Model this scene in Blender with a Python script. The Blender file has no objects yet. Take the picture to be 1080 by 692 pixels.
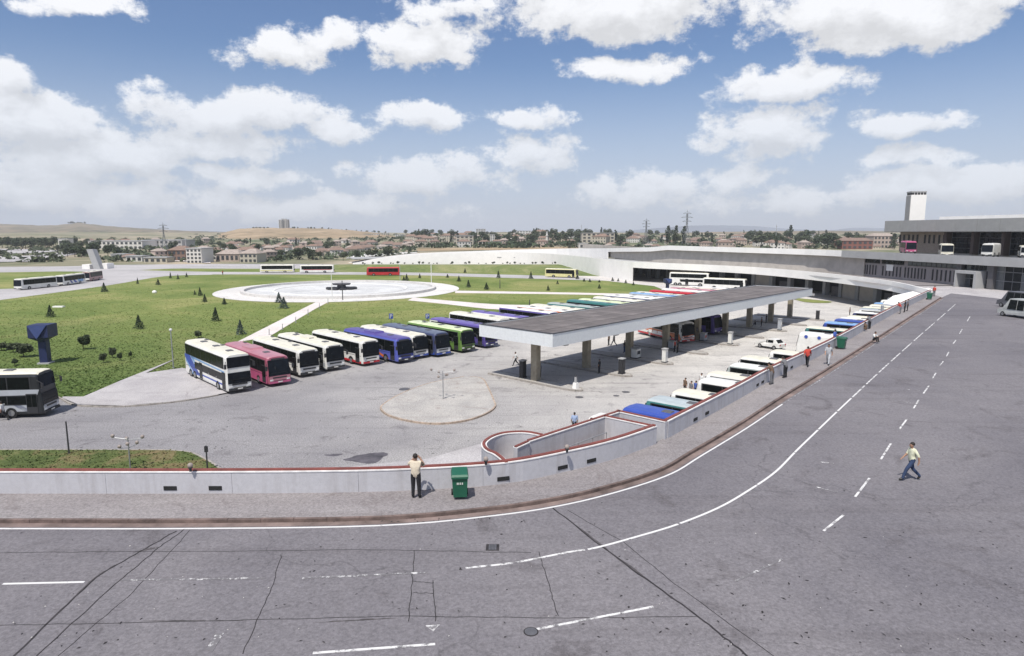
import bpy, bmesh, math, random
from mathutils import Vector, Matrix
random.seed(7)
S = bpy.context.scene
C = S.collection
PI = math.pi

# ------------------------------------------------------------------ camera, sky, sun, exposure
CAMZ = 16.0
cd = bpy.data.cameras.new('camera'); cam = bpy.data.objects.new('camera', cd); C.objects.link(cam); S.camera = cam
cd.sensor_width = 36; cd.lens = 23.0; cd.clip_start = .1; cd.clip_end = 20000
PITCH = math.atan(101/690)
cam.location = (0, 0, CAMZ); cam.rotation_euler = (PI/2-PITCH, 0, 0)

def ray(px, py):
    rx, rz = (px-540)/690, -(py-346)/690
    c, s = math.cos(PITCH), math.sin(PITCH)
    return rx, c+rz*s, -s+rz*c
def G(px, py, z=0.0):
    """point of the photograph -> point of the horizontal plane at height z"""
    x, y, d = ray(px, py)
    k = (CAMZ-z)/-d
    return (x*k, y*k)

def proj_y(x, y, z):
    c, s = math.cos(PITCH), math.sin(PITCH); Z = z-CAMZ; return 346-690*(y*s+Z*c)/(y*c-Z*s)
def z_at(x, y, py):
    lo, hi = -5., 120.
    for _ in range(40):
        m_ = (lo+hi)/2
        if proj_y(x, y, m_) > py: lo = m_
        else: hi = m_
    return lo

SUN_AZ = math.radians(204)    # compass style: 0 = +y, 90 = +x
SUN_EL = math.radians(61)
sl = bpy.data.lights.new('sun', 'SUN'); sl.energy = 4.9; sl.angle = math.radians(.53); sl.color = (1, .955, .88)
sun = bpy.data.objects.new('sun', sl); C.objects.link(sun)
sd = Vector((math.sin(SUN_AZ)*math.cos(SUN_EL), math.cos(SUN_AZ)*math.cos(SUN_EL), math.sin(SUN_EL)))
sun.rotation_euler = sd.to_track_quat('Z', 'Y').to_euler(); sun.location = (0, -40, 90)
S.view_settings.view_transform = 'Standard'; S.view_settings.look = 'None'
S.view_settings.gamma = 1; S.view_settings.exposure = 0.0; S.view_settings.use_curve_mapping = False

W = bpy.data.worlds.new('World'); S.world = W; W.use_nodes = True
wt = W.node_tree; wt.nodes.clear()
def cloud_group():
    """cloud density at a sky direction (azimuth, elevation, 0), and a little above it"""
    g = bpy.data.node_groups.new('cloud_density', 'ShaderNodeTree')
    g.interface.new_socket('P', in_out='INPUT', socket_type='NodeSocketVector')
    g.interface.new_socket('D', in_out='OUTPUT', socket_type='NodeSocketFloat'); g.interface.new_socket('D2', in_out='OUTPUT', socket_type='NodeSocketFloat')
    N, L = g.nodes, g.links
    gi = N.new('NodeGroupInput'); go = N.new('NodeGroupOutput')
    def put(n, vals):
        for i, v in enumerate(vals):
            if v is None: continue
            if isinstance(v, (int, float, tuple)): n.inputs[i].default_value = v
            else: L.new(v, n.inputs[i])
    def m(op, a, b=None, c=None, clamp=False):
        n = N.new('ShaderNodeMath'); n.operation = op; n.use_clamp = clamp; put(n, (a, b, c)); return n.outputs[0]
    def vec(op, a, b=None, c=None):
        n = N.new('ShaderNodeVectorMath'); n.operation = op; put(n, (a, b, c)); return n.outputs['Value' if op == 'LENGTH' else 'Vector']
    def noise(src, sc, det, rough=.6):
        n = N.new('ShaderNodeTexNoise'); n.inputs['Scale'].default_value = sc; n.inputs['Detail'].default_value = det; n.inputs['Roughness'].default_value = rough; L.new(src, n.inputs['Vector']); return n
    P = gi.outputs[0]
    w = vec('MULTIPLY_ADD', noise(P, 8, 2).outputs['Color'], (.085, .06, 0), (-.0425, -.03, 0)); Q = vec('ADD', P, w)
    blobs = [(298,52,76,26,1.1),(345,40,40,20,.8),(440,45,84,32,1.05),(480,8,60,18,.9),(650,6,140,42,1.4),(662,70,85,17,1.1),(935,8,165,40,1.4),(900,42,85,20,1),
             (835,92,92,24,1.15),(812,138,92,32,1.2),(962,137,58,17,1.05),(250,120,136,28,1.25),(215,150,120,22,1),(352,140,56,15,.9),(440,125,64,20,1.05),(560,125,50,19,1.05),(40,130,95,32,1.3),
             (110,162,140,32,1.15),(60,198,160,28,1),(8,75,36,22,1),(70,-2,76,14,1),(250,180,70,16,.85),(560,165,66,28,.85),(450,185,120,26,.85),(965,168,66,16,.9),
             (1000,198,160,24,.95),(690,202,130,26,.8),(300,215,230,22,.8),(780,182,66,14,.7),(860,206,100,22,.75)]
    def dens(Q, P):
        best = None
        for px, py, rx, ry, sg in blobs:
            x, y, z = ray(px, py); h = math.hypot(x, y); a0, e0 = math.atan2(x, y), math.atan2(z, h); k = math.cos(a0)/690
            sx, sy = 1/(rx*k*.90), 1/(ry/690*.86)
            r = vec('LENGTH', vec('MULTIPLY_ADD', Q, (sx, sy, 0), (-a0*sx, -e0*sy, 0)))
            d = m('MULTIPLY_ADD', r, -sg, sg); best = d if best is None else m('SMOOTH_MAX', best, d, .1)
        sp = N.new('ShaderNodeSeparateXYZ'); L.new(P, sp.inputs[0])
        away = m('MAXIMUM', m('MULTIPLY', m('SUBTRACT', m('ABSOLUTE', sp.outputs[0]), .72), 6, clamp=True), m('MULTIPLY', m('SUBTRACT', sp.outputs[1], .42), 6, clamp=True))
        gen = m('ADD', m('MULTIPLY_ADD', noise(vec('MULTIPLY', P, (1, 2.3, 1)), 3.2, 1).outputs['Fac'], 4.0, -3.0), away)
        best = m('MAXIMUM', m('MAXIMUM', best, gen), -1.0)
        return m('ADD', best, m('MULTIPLY_ADD', noise(vec('MULTIPLY', P, (1, 1.35, 1)), 17, 8, .66).outputs['Fac'], 2.5, -1.27))
    L.new(dens(Q, P), go.inputs[0]); L.new(dens(vec('ADD', Q, (-.006, .026, 0)), vec('ADD', P, (-.006, .026, 0))), go.inputs[1])
    return g
def build_world():
    N, L = wt.nodes, wt.links
    cg = cloud_group()
    def m(op, a, b=None, clamp=False):
        n = N.new('ShaderNodeMath'); n.operation = op; n.use_clamp = clamp
        for i, v in enumerate((a, b)):
            if v is None: continue
            if isinstance(v, (int, float)): n.inputs[i].default_value = v
            else: L.new(v, n.inputs[i])
        return n.outputs[0]
    sky = N.new('ShaderNodeTexSky'); sky.sky_type = 'NISHITA'; sky.sun_disc = False
    sky.sun_elevation = SUN_EL; sky.sun_rotation = SUN_AZ; sky.altitude = 900; sky.air_density = 1.35; sky.dust_density = .9; sky.ozone_density = 2.6
    tc = N.new('ShaderNodeTexCoord'); sx = N.new('ShaderNodeSeparateXYZ'); L.new(tc.outputs['Generated'], sx.inputs[0])
    az = m('ARCTAN2', sx.outputs[0], sx.outputs[1]); el = m('ARCSINE', sx.outputs[2])
    c = N.new('ShaderNodeCombineXYZ'); L.new(az, c.inputs[0]); L.new(el, c.inputs[1])
    g = N.new('ShaderNodeGroup'); g.node_tree = cg; L.new(c.outputs[0], g.inputs[0]); d0, d1 = g.outputs[0], g.outputs[1]
    mask = N.new('ShaderNodeMapRange'); mask.interpolation_type = 'SMOOTHSTEP'
    mask.inputs['From Min'].default_value = -.02; mask.inputs['From Max'].default_value = .44; L.new(d0, mask.inputs['Value'])
    lit = m('ADD', .94, m('MULTIPLY', m('SUBTRACT', d0, d1), .26)); lit = m('MINIMUM', m('MAXIMUM', lit, .80), 1.1)
    cc = N.new('ShaderNodeVectorMath'); cc.operation = 'SCALE'; cc.inputs[0].default_value = (10.4, 10.5, 10.8); L.new(lit, cc.inputs[3])
    # milky veil near the horizon
    veil = N.new('ShaderNodeMapRange'); veil.interpolation_type = 'SMOOTHSTEP'; veil.inputs['From Min'].default_value = .26; veil.inputs['From Max'].default_value = .03
    veil.inputs['To Max'].default_value = .72; L.new(el, veil.inputs['Value'])
    mv = N.new('ShaderNodeMix'); mv.data_type = 'RGBA'; L.new(veil.outputs[0], mv.inputs[0]); tn = N.new('ShaderNodeVectorMath'); tn.operation = 'MULTIPLY'; tn.inputs[1].default_value = (.88, .95, 1.16); L.new(sky.outputs[0], tn.inputs[0]); L.new(tn.outputs[0], mv.inputs[6]); mv.inputs[7].default_value = (6.5, 7.2, 9.0, 1)
    mk = N.new('ShaderNodeMath'); mk.operation = 'MULTIPLY'; L.new(mask.outputs[0], mk.inputs[0])
    fade = N.new('ShaderNodeMapRange'); fade.inputs['From Min'].default_value = .0; fade.inputs['From Max'].default_value = .22; fade.inputs['To Min'].default_value = .42; fade.inputs['To Max'].default_value = .96; L.new(el, fade.inputs['Value'])
    L.new(fade.outputs[0], mk.inputs[1])
    mx = N.new('ShaderNodeMix'); mx.data_type = 'RGBA'; L.new(mk.outputs[0], mx.inputs[0]); L.new(mv.outputs[2], mx.inputs[6]); L.new(cc.outputs[0], mx.inputs[7])
    bg = N.new('ShaderNodeBackground'); bg.inputs[1].default_value = .088; L.new(mx.outputs[2], bg.inputs[0])
    out = N.new('ShaderNodeOutputWorld'); L.new(bg.outputs[0], out.inputs[0])
build_world()
S.cycles.max_bounces = 5; S.cycles.diffuse_bounces = 2; S.cycles.glossy_bounces = 2; S.cycles.transmission_bounces = 1; S.cycles.volume_bounces = 0
W.cycles.sampling_method = 'MANUAL'; W.cycles.sample_map_resolution = 256

# ------------------------------------------------------------------ materials
MATS = {}
def mat(name, col, rough=.7, metal=0, var=.12, scale=3.0, bump=0, coat=0, bscale=None, detail=6, col2=None, spec=None):
    if name in MATS: return MATS[name]
    m = bpy.data.materials.new(name); m.use_nodes = True; N, L = m.node_tree.nodes, m.node_tree.links
    b = N['Principled BSDF']; b.inputs['Roughness'].default_value = rough; b.inputs['Metallic'].default_value = metal
    if coat: b.inputs['Coat Weight'].default_value = coat; b.inputs['Coat Roughness'].default_value = .15
    if spec is not None: b.inputs['Specular IOR Level'].default_value = spec
    tc = N.new('ShaderNodeTexCoord'); n = N.new('ShaderNodeTexNoise'); n.inputs['Scale'].default_value = scale; n.inputs['Detail'].default_value = detail; n.inputs['Roughness'].default_value = .65
    L.new(tc.outputs['Object'], n.inputs['Vector'])
    r = N.new('ShaderNodeValToRGB'); c = col
    d = col2 or tuple(x*(1-var*2) for x in c); e = tuple(min(1, x*(1+var)) for x in c)
    r.color_ramp.elements[0].position = .3; r.color_ramp.elements[0].color = (*d, 1)
    r.color_ramp.elements[1].position = .68; r.color_ramp.elements[1].color = (*e, 1)
    L.new(n.outputs['Fac'], r.inputs[0]); L.new(r.outputs[0], b.inputs['Base Color'])
    if bump:
        n2 = N.new('ShaderNodeTexNoise'); n2.inputs['Scale'].default_value = bscale or scale*6; n2.inputs['Detail'].default_value = 4; L.new(tc.outputs['Object'], n2.inputs['Vector'])
        bp = N.new('ShaderNodeBump'); bp.inputs['Strength'].default_value = bump; bp.inputs['Distance'].default_value = .05; L.new(n2.outputs['Fac'], bp.inputs['Height']); L.new(bp.outputs[0], b.inputs['Normal'])
    MATS[name] = m; return m

def ground_mat(name, base, patch, stain, speck=.5, patch_scale=.07, crack=.0, grain=14, region=None, streak=None, bump=.35):
    """base colour, large patches, dark stains, fine aggregate, hairline cracks"""
    m = bpy.data.materials.new(name); m.use_nodes = True; N, L = m.node_tree.nodes, m.node_tree.links
    b = N['Principled BSDF']; b.inputs['Roughness'].default_value = .9; b.inputs['Specular IOR Level'].default_value = .3
    tc = N.new('ShaderNodeTexCoord'); P = tc.outputs['Object']
    def noise(scale, det=4, rough=.6, src=P, dist=0):
        n = N.new('ShaderNodeTexNoise'); n.inputs['Scale'].default_value = scale; n.inputs['Detail'].default_value = det; n.inputs['Roughness'].default_value = rough; n.inputs['Distortion'].default_value = dist
        L.new(src, n.inputs['Vector']); return n.outputs['Fac']
    def rng(v, a, c, lo=0, hi=1):
        n = N.new('ShaderNodeMapRange'); n.inputs['From Min'].default_value = a; n.inputs['From Max'].default_value = c; n.inputs['To Min'].default_value = lo; n.inputs['To Max'].default_value = hi; L.new(v, n.inputs['Value']); return n.outputs[0]
    def mix(f, a, c, mode='MIX'):
        n = N.new('ShaderNodeMix'); n.data_type = 'RGBA'; n.blend_type = mode
        for i, v in ((0, f), (6, a), (7, c)):
            if isinstance(v, (int, float)): n.inputs[i].default_value = v
            elif isinstance(v, tuple): n.inputs[i].default_value = (*v, 1)
            else: L.new(v, n.inputs[i])
        return n.outputs[2]
    col = mix(rng(noise(patch_scale, 5, .6, dist=.6), .38, .62), base, patch)
    if region:
        ctr, ang, soft, rc, rp = region
        mp = N.new('ShaderNodeMapping'); mp.vector_type = 'TEXTURE'; mp.inputs['Location'].default_value = (*ctr, 0); mp.inputs['Rotation'].default_value = (0, 0, ang); L.new(P, mp.inputs['Vector'])
        sx = N.new('ShaderNodeSeparateXYZ'); L.new(mp.outputs[0], sx.inputs[0])
        ad = N.new('ShaderNodeMath'); ad.operation = 'MULTIPLY_ADD'; L.new(noise(.09, 5, .65), ad.inputs[0]); ad.inputs[1].default_value = soft*1.6; L.new(sx.outputs[0], ad.inputs[2])
        f = rng(ad.outputs[0], -soft*.2, soft*1.8)
        col = mix(f, col, mix(rng(noise(.15, 5), .35, .65), rc, rp))
    col = mix(rng(noise(.32, 7, .7, dist=1.2), .56, .70, 0, .75), col, stain)
    st = N.new('ShaderNodeMapping'); st.inputs['Rotation'].default_value = (0, 0, streak or .2); st.inputs['Scale'].default_value = (.05, .9, 1); L.new(P, st.inputs['Vector'])
    col = mix(rng(noise(1.0, 5, .6, st.outputs[0]), .52, .72, 0, .32), col, stain)
    if crack:
        v = N.new('ShaderNodeTexVoronoi'); v.feature = 'DISTANCE_TO_EDGE'; v.inputs['Scale'].default_value = .16
        ws = N.new('ShaderNodeTexNoise'); ws.inputs['Scale'].default_value = .7; ws.inputs['Detail'].default_value = 5; L.new(P, ws.inputs['Vector'])
        wa = N.new('ShaderNodeVectorMath'); wa.operation = 'MULTIPLY_ADD'; L.new(ws.outputs['Color'], wa.inputs[0]); wa.inputs[1].default_value = (2.2, 2.2, 0); L.new(P, wa.inputs[2]); L.new(wa.outputs[0], v.inputs['Vector'])
        mm = N.new('ShaderNodeMath'); mm.operation = 'MULTIPLY'; L.new(rng(v.outputs['Distance'], .001, .007, 1, 0), mm.inputs[0]); L.new(rng(noise(.12, 3), .45, .6), mm.inputs[1])
        m2 = N.new('ShaderNodeMath'); m2.operation = 'MULTIPLY'; m2.use_clamp = True; L.new(mm.outputs[0], m2.inputs[0]); m2.inputs[1].default_value = crack
        col = mix(m2.outputs[0], col, tuple(x*.35 for x in stain))
    g1 = noise(grain, 2, .8)
    col = mix(speck, col, mix(rng(g1, .3, .7), tuple([.25]*3), tuple([.78]*3)), 'OVERLAY')
    g0 = noise(3.2, 3, .8)
    col = mix(speck*.22, col, mix(rng(g0, .3, .7), tuple([.32]*3), tuple([.68]*3)), 'OVERLAY')
    L.new(col, b.inputs['Base Color'])
    bp = N.new('ShaderNodeBump'); bp.inputs['Strength'].default_value = bump; bp.inputs['Distance'].default_value = .03; L.new(g1, bp.inputs['Height']); L.new(bp.outputs[0], b.inputs['Normal'])
    MATS[name] = m; return m

M_road = ground_mat('road_asphalt', (.138, .130, .143), (.178, .167, .177), (.085, .076, .080), .5, .075, .28, 11, streak=.15)
M_walk = ground_mat('sidewalk_paving', (.215, .197, .20), (.26, .24, .24), (.14, .12, .118), .55, .12, .0, 12)
M_yard = ground_mat('yard_asphalt', (.20, .192, .20), (.265, .255, .26), (.11, .10, .105), .85, .05, .3, 9,
                    region=((4, 60), math.radians(20), 26, (.43, .41, .385), (.54, .515, .48)), streak=.8)
M_pave = ground_mat('pale_paving', (.36, .34, .345), (.43, .41, .41), (.26, .24, .24), .5, .3, 0, 9)
M_isle = ground_mat('island_paving', (.34, .325, .31), (.42, .40, .375), (.26, .22, .20), .6, .4, 0, 7)
M_plaza = ground_mat('plaza_concrete', (.56, .54, .52), (.66, .64, .61), (.36, .34, .33), .3, .05, 0, 3)
M_pathm = ground_mat('path_concrete', (.60, .55, .52), (.68, .62, .60), (.5, .44, .42), .3, .2, 0, 3)
M_croad = ground_mat('park_road_concrete', (.36, .345, .345), (.44, .42, .42), (.25, .24, .24), .3, .05, 0, 3)
def grass_mat(name, a, b_, c, sc=.06, near=None):
    m = bpy.data.materials.new(name); m.use_nodes = True; N, L = m.node_tree.nodes, m.node_tree.links
    b = N['Principled BSDF']; b.inputs['Roughness'].default_value = .95; b.inputs['Specular IOR Level'].default_value = .1
    tc = N.new('ShaderNodeTexCoord')
    def noise(s, d, r=.6, dist=0):
        n = N.new('ShaderNodeTexNoise'); n.inputs['Scale'].default_value = s; n.inputs['Detail'].default_value = d; n.inputs['Roughness'].default_value = r; n.inputs['Distortion'].default_value = dist; L.new(tc.outputs['Object'], n.inputs['Vector']); return n.outputs['Fac']
    r1 = N.new('ShaderNodeValToRGB'); L.new(noise(sc, 8, .7, .8), r1.inputs[0])
    r1.color_ramp.elements[0].position = .36; r1.color_ramp.elements[0].color = (*a, 1); r1.color_ramp.elements[1].position = .64; r1.color_ramp.elements[1].color = (*c, 1)
    e = r1.color_ramp.elements.new(.5); e.color = (*b_, 1)
    r2 = N.new('ShaderNodeValToRGB'); L.new(noise(1.3, 6, .75), r2.inputs[0]); r2.color_ramp.elements[0].position = .3; r2.color_ramp.elements[0].color = (.26, .26, .26, 1); r2.color_ramp.elements[1].position = .7; r2.color_ramp.elements[1].color = (.72, .72, .72, 1)
    mx = N.new('ShaderNodeMix'); mx.data_type = 'RGBA'; mx.blend_type = 'OVERLAY'; mx.inputs[0].default_value = .5; src = r1.outputs[0]
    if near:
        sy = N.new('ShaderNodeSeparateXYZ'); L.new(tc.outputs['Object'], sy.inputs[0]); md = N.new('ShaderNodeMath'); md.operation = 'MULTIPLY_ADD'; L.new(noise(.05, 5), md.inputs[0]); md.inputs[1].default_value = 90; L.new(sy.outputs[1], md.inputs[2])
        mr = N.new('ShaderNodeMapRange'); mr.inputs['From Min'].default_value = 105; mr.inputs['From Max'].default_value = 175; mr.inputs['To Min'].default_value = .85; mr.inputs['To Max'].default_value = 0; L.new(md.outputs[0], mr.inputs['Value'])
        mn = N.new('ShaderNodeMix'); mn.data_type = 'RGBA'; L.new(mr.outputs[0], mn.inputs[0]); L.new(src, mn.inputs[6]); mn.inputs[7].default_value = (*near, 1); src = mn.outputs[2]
    L.new(src, mx.inputs[6]); L.new(r2.outputs[0], mx.inputs[7])
    L.new(mx.outputs[2], b.inputs['Base Color'])
    bp = N.new('ShaderNodeBump'); bp.inputs['Strength'].default_value = .5; bp.inputs['Distance'].default_value = .10; L.new(noise(2.5, 6, .8), bp.inputs['Height']); L.new(bp.outputs[0], b.inputs['Normal'])
    MATS[name] = m; return m
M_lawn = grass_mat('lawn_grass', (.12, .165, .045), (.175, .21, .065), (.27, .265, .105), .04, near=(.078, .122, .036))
M_verge = grass_mat('verge_grass', (.06, .085, .03), (.10, .125, .045), (.20, .15, .085), .25)
M_mound = grass_mat('mound_grass', (.10, .14, .05), (.16, .19, .07), (.25, .25, .12), .05)
M_land = grass_mat('dry_land', (.10, .125, .065), (.24, .22, .15), (.44, .37, .28), .011)
M_hill = grass_mat('hill_scrub', (.10, .10, .065), (.20, .165, .115), (.30, .235, .155), .008)
M_hill2 = grass_mat('hill_tan', (.20, .16, .10), (.33, .245, .155), (.43, .33, .22), .012)
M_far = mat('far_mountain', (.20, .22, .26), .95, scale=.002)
M_wall = mat('wall_render', (.56, .56, .585), .85, var=.06, scale=.8, bump=.2, bscale=12, detail=9)
def streaked(name, base, dirt, amt=.6, zs=.25):
    m = bpy.data.materials.new(name); m.use_nodes = True; N, L = m.node_tree.nodes, m.node_tree.links
    b = N['Principled BSDF']; b.inputs['Roughness'].default_value = .85; tc = N.new('ShaderNodeTexCoord')
    def nz(sc, det, ms=(1, 1, 1)):
        mp = N.new('ShaderNodeMapping'); mp.inputs['Scale'].default_value = ms; L.new(tc.outputs['Object'], mp.inputs['Vector']); n = N.new('ShaderNodeTexNoise'); n.inputs['Scale'].default_value = sc; n.inputs['Detail'].default_value = det; n.inputs['Roughness'].default_value = .65; L.new(mp.outputs[0], n.inputs['Vector']); return n.outputs['Fac']
    def rg(v, a, c, lo, hi): n = N.new('ShaderNodeMapRange'); n.inputs['From Min'].default_value = a; n.inputs['From Max'].default_value = c; n.inputs['To Min'].default_value = lo; n.inputs['To Max'].default_value = hi; L.new(v, n.inputs['Value']); return n.outputs[0]
    def mx(f, a, c):
        n = N.new('ShaderNodeMix'); n.data_type = 'RGBA'; L.new(f, n.inputs[0])
        for i, v in ((6, a), (7, c)):
            if isinstance(v, tuple): n.inputs[i].default_value = (*v, 1)
            else: L.new(v, n.inputs[i])
        return n.outputs[2]
    c = mx(rg(nz(5, 6), .3, .7, 0, 1), base, tuple(x*.88 for x in base)); c = mx(rg(nz(2.2, 6, (1, 1, zs)), .50, .72, 0, amt), c, dirt); c = mx(rg(nz(.35, 6), .52, .66, 0, amt*.5), c, dirt); c = mx(rg(nz(26, 2), .62, .72, 0, amt*.6), c, tuple(x*.6 for x in dirt))
    L.new(c, b.inputs['Base Color']); bp = N.new('ShaderNodeBump'); bp.inputs['Strength'].default_value = .25; bp.inputs['Distance'].default_value = .02; L.new(nz(20, 4), bp.inputs['Height']); L.new(bp.outputs[0], b.inputs['Normal']); MATS[name] = m; return m
M_wall = streaked('wall_render_streaked', (.50, .495, .52), (.31, .29, .29), .55, .12)
M_white = streaked('white_concrete_streaked', (.84, .82, .785), (.55, .53, .50), .35, .12)
M_fascia = streaked('fascia_streaked', (.64, .665, .67), (.40, .40, .40), .4, .12)
M_gray = streaked('gray_concrete_streaked', (.37, .37, .37), (.20, .195, .19), .5, .12)
M_wallr = mat('wall_render_joint', (.20, .19, .20), .9)
M_white = mat('white_concrete', (.84, .82, .785), .8, var=.035, scale=.35, bump=.1, detail=8)
M_cope = mat('red_coping', (.20, .055, .042), .6, var=.18, scale=2)
M_copew = mat('coping_white_edge', (.74, .73, .72), .6)
M_line = None
M_beige = mat('beige_render', (.47, .43, .385), .85, var=.10, scale=.4, detail=8)
M_gray = mat('gray_concrete', (.37, .37, .37), .85, var=.05, scale=.5, bump=.15, detail=9)
M_dkgray = mat('dark_concrete', (.12, .115, .12), .8, scale=1)
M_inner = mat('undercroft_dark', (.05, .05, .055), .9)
M_fascia = mat('canopy_fascia_concrete', (.66, .68, .685), .8, var=.04, scale=3, bump=.2, bscale=20, detail=9)
M_roof = mat('roof_felt', (.15, .132, .127), .85, var=.16, scale=.6, bump=.3, bscale=9, detail=9)
M_col = mat('column_concrete', (.33, .29, .22), .85, var=.15, scale=1.5, bump=.2)
M_kerb = mat('kerb_stone', (.34, .31, .28), .85, var=.2, scale=2.5)
M_kerbr = mat('road_kerb', (.16, .115, .10), .85, var=.3, scale=1.5)
M_glass = mat('bus_glass', (.006, .008, .008), .22, var=.3, spec=.12)
M_glassb = mat('tinted_glass', (.008, .011, .016), .22, var=.3, spec=.16)
M_black = mat('black_rubber', (.012, .012, .012), .8)
M_dark = mat('dark_trim', (.03, .03, .033), .6)
M_rim = mat('wheel_rim', (.35, .35, .35), .4, metal=.6)
M_lamp = mat('headlight_glass', (.7, .7, .68), .15)
M_metal = mat('galvanised_metal', (.38, .39, .40), .45, metal=.5)
M_pole = mat('painted_pole', (.05, .05, .055), .5)
M_hatch = mat('hatch_grey', (.10, .10, .11), .6)
M_red = mat('tail_red', (.5, .02, .02), .4)
def paint(name, c, v=.09): return mat('paint_'+name, c, .42, var=v, scale=.9, coat=.2, detail=9)
PW = paint('white', (.74, .73, .69)); PC = paint('cream', (.72, .68, .55)); PB = paint('blue', (.03, .065, .30)); PR = paint('red', (.48, .02, .03))
PK = paint('pink', (.33, .085, .13)); PP = paint('purple', (.09, .065, .26)); PG = paint('green', (.13, .24, .05)); PLG = paint('pale_green', (.62, .68, .42))
PN = paint('navy', (.045, .055, .13)); PS = paint('silver', (.40, .42, .45)); PY = paint('yellow', (.62, .58, .28)); PT = paint('teal', (.04, .16, .15)); PO = paint('orange', (.65, .16, .04)); PGY = paint('gray_green', (.38, .42, .40)); PLB = paint('light_blue', (.20, .36, .60))
PM = paint('magenta', (.50, .10, .22))
PBR = paint('royal_blue', (.035, .075, .36))

# ------------------------------------------------------------------ object helpers
def mesh(name, V, F, m=None, mi=None):
    me = bpy.data.meshes.new(name); me.from_pydata([tuple(v) for v in V], [], F)
    for x in (m if isinstance(m, (list, tuple)) else [m] if m else []): me.materials.append(x)
    if mi: me.polygons.foreach_set('material_index', mi)
    me.update(); return me
def link(name, me, parent=None, loc=(0, 0, 0), rz=0):
    o = bpy.data.objects.new(name, me); C.objects.link(o); o.parent = parent; o.location = loc; o.rotation_euler = (0, 0, rz); return o
def tag(o, label=None, cat=None, group=None, kind=None):
    for k, v in (('label', label), ('category', cat), ('group', group), ('kind', kind)):
        if v: o[k] = v
    return o
def thing(name, label, cat, loc=(0, 0, 0), rz=0, group=None):
    return tag(link(name, None, None, loc, rz), label, cat, group)
class B:
    """collects shapes, links them as one mesh"""
    def __init__(s): s.V = []; s.F = []
    def add(s, V, F):
        n = len(s.V); s.V += [tuple(v) for v in V]; s.F += [tuple(i+n for i in f) for f in F]; return s
    def box(s, c, d, rz=0, taper=1.0):
        hx, hy, hz = d[0]/2, d[1]/2, d[2]/2; ca, sa = math.cos(rz), math.sin(rz); V = []
        for z in (-hz, hz):
            t = 1 if z < 0 else taper
            for x, y in ((-hx, -hy), (hx, -hy), (hx, hy), (-hx, hy)):
                V.append((c[0]+x*t*ca-y*t*sa, c[1]+x*t*sa+y*t*ca, c[2]+z))
        return s.add(V, [(3, 2, 1, 0), (4, 5, 6, 7), (0, 1, 5, 4), (1, 2, 6, 5), (2, 3, 7, 6), (3, 0, 4, 7)])
    def cyl(s, p, q, r, r2=None, n=8):
        r2 = r if r2 is None else r2; p, q = Vector(p), Vector(q); ax = (q-p).normalized()
        u = ax.orthogonal().normalized(); v = ax.cross(u); V = []
        for P, R in ((p, r), (q, r2)):
            for i in range(n):
                a = 2*PI*i/n; V.append(P+u*math.cos(a)*R+v*math.sin(a)*R)
        return s.add(V, [(i, (i+1) % n, n+(i+1) % n, n+i) for i in range(n)]+[tuple(range(n-1, -1, -1)), tuple(range(n, 2*n))])
    def ball(s, c, r, n=8, k=5, sz=1):
        V = [(c[0], c[1], c[2]+r*sz)]
        for j in range(1, k):
            t = PI*j/k
            for i in range(n): V.append((c[0]+r*math.sin(t)*math.cos(2*PI*i/n), c[1]+r*math.sin(t)*math.sin(2*PI*i/n), c[2]+r*sz*math.cos(t)))
        V.append((c[0], c[1], c[2]-r*sz)); F = [(0, 1+i, 1+(i+1) % n) for i in range(n)]
        for j in range(k-2):
            for i in range(n): F.append((1+j*n+i, 1+(j+1)*n+i, 1+(j+1)*n+(i+1) % n, 1+j*n+(i+1) % n))
        e = len(V)-1; F += [(e, 1+(k-2)*n+(i+1) % n, 1+(k-2)*n+i) for i in range(n)]
        return s.add(V, F)
    def prism(s, pts, z0, z1):
        n = len(pts); a = sum(pts[i][0]*pts[(i+1) % n][1]-pts[(i+1) % n][0]*pts[i][1] for i in range(n))
        if a < 0: pts = pts[::-1]
        V = [(x, y, z0) for x, y in pts]+[(x, y, z1) for x, y in pts]
        return s.add(V, [tuple(range(n-1, -1, -1)), tuple(range(n, 2*n))]+[(i, (i+1) % n, n+(i+1) % n, n+i) for i in range(n)])
    def wall(s, pts, z0, z1, off=0, th=.3):
        """wall along a polyline; z0/z1 numbers or per-point lists; its faces at off and off+th to the left"""
        a, b = offset(pts, off), offset(pts, off+th); n = len(pts)
        Z0 = z0 if isinstance(z0, (list, tuple)) else [z0]*n; Z1 = z1 if isinstance(z1, (list, tuple)) else [z1]*n
        V = []
        for i in range(n): V += [(a[i][0], a[i][1], Z0[i]), (a[i][0], a[i][1], Z1[i]), (b[i][0], b[i][1], Z1[i]), (b[i][0], b[i][1], Z0[i])]
        F = []
        for i in range(n-1):
            p, q = 4*i, 4*i+4
            for k in range(4): F.append((p+k, q+k, q+(k+1) % 4, p+(k+1) % 4))
        F += [(3, 2, 1, 0), tuple(4*(n-1)+k for k in range(4))]
        return s.add(V, F)
    def me(s, name, m): return mesh(name, s.V, s.F, m)
    def build(s, name, m, parent=None, loc=(0, 0, 0), rz=0): return link(name, s.me(name, m), parent, loc, rz)
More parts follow.
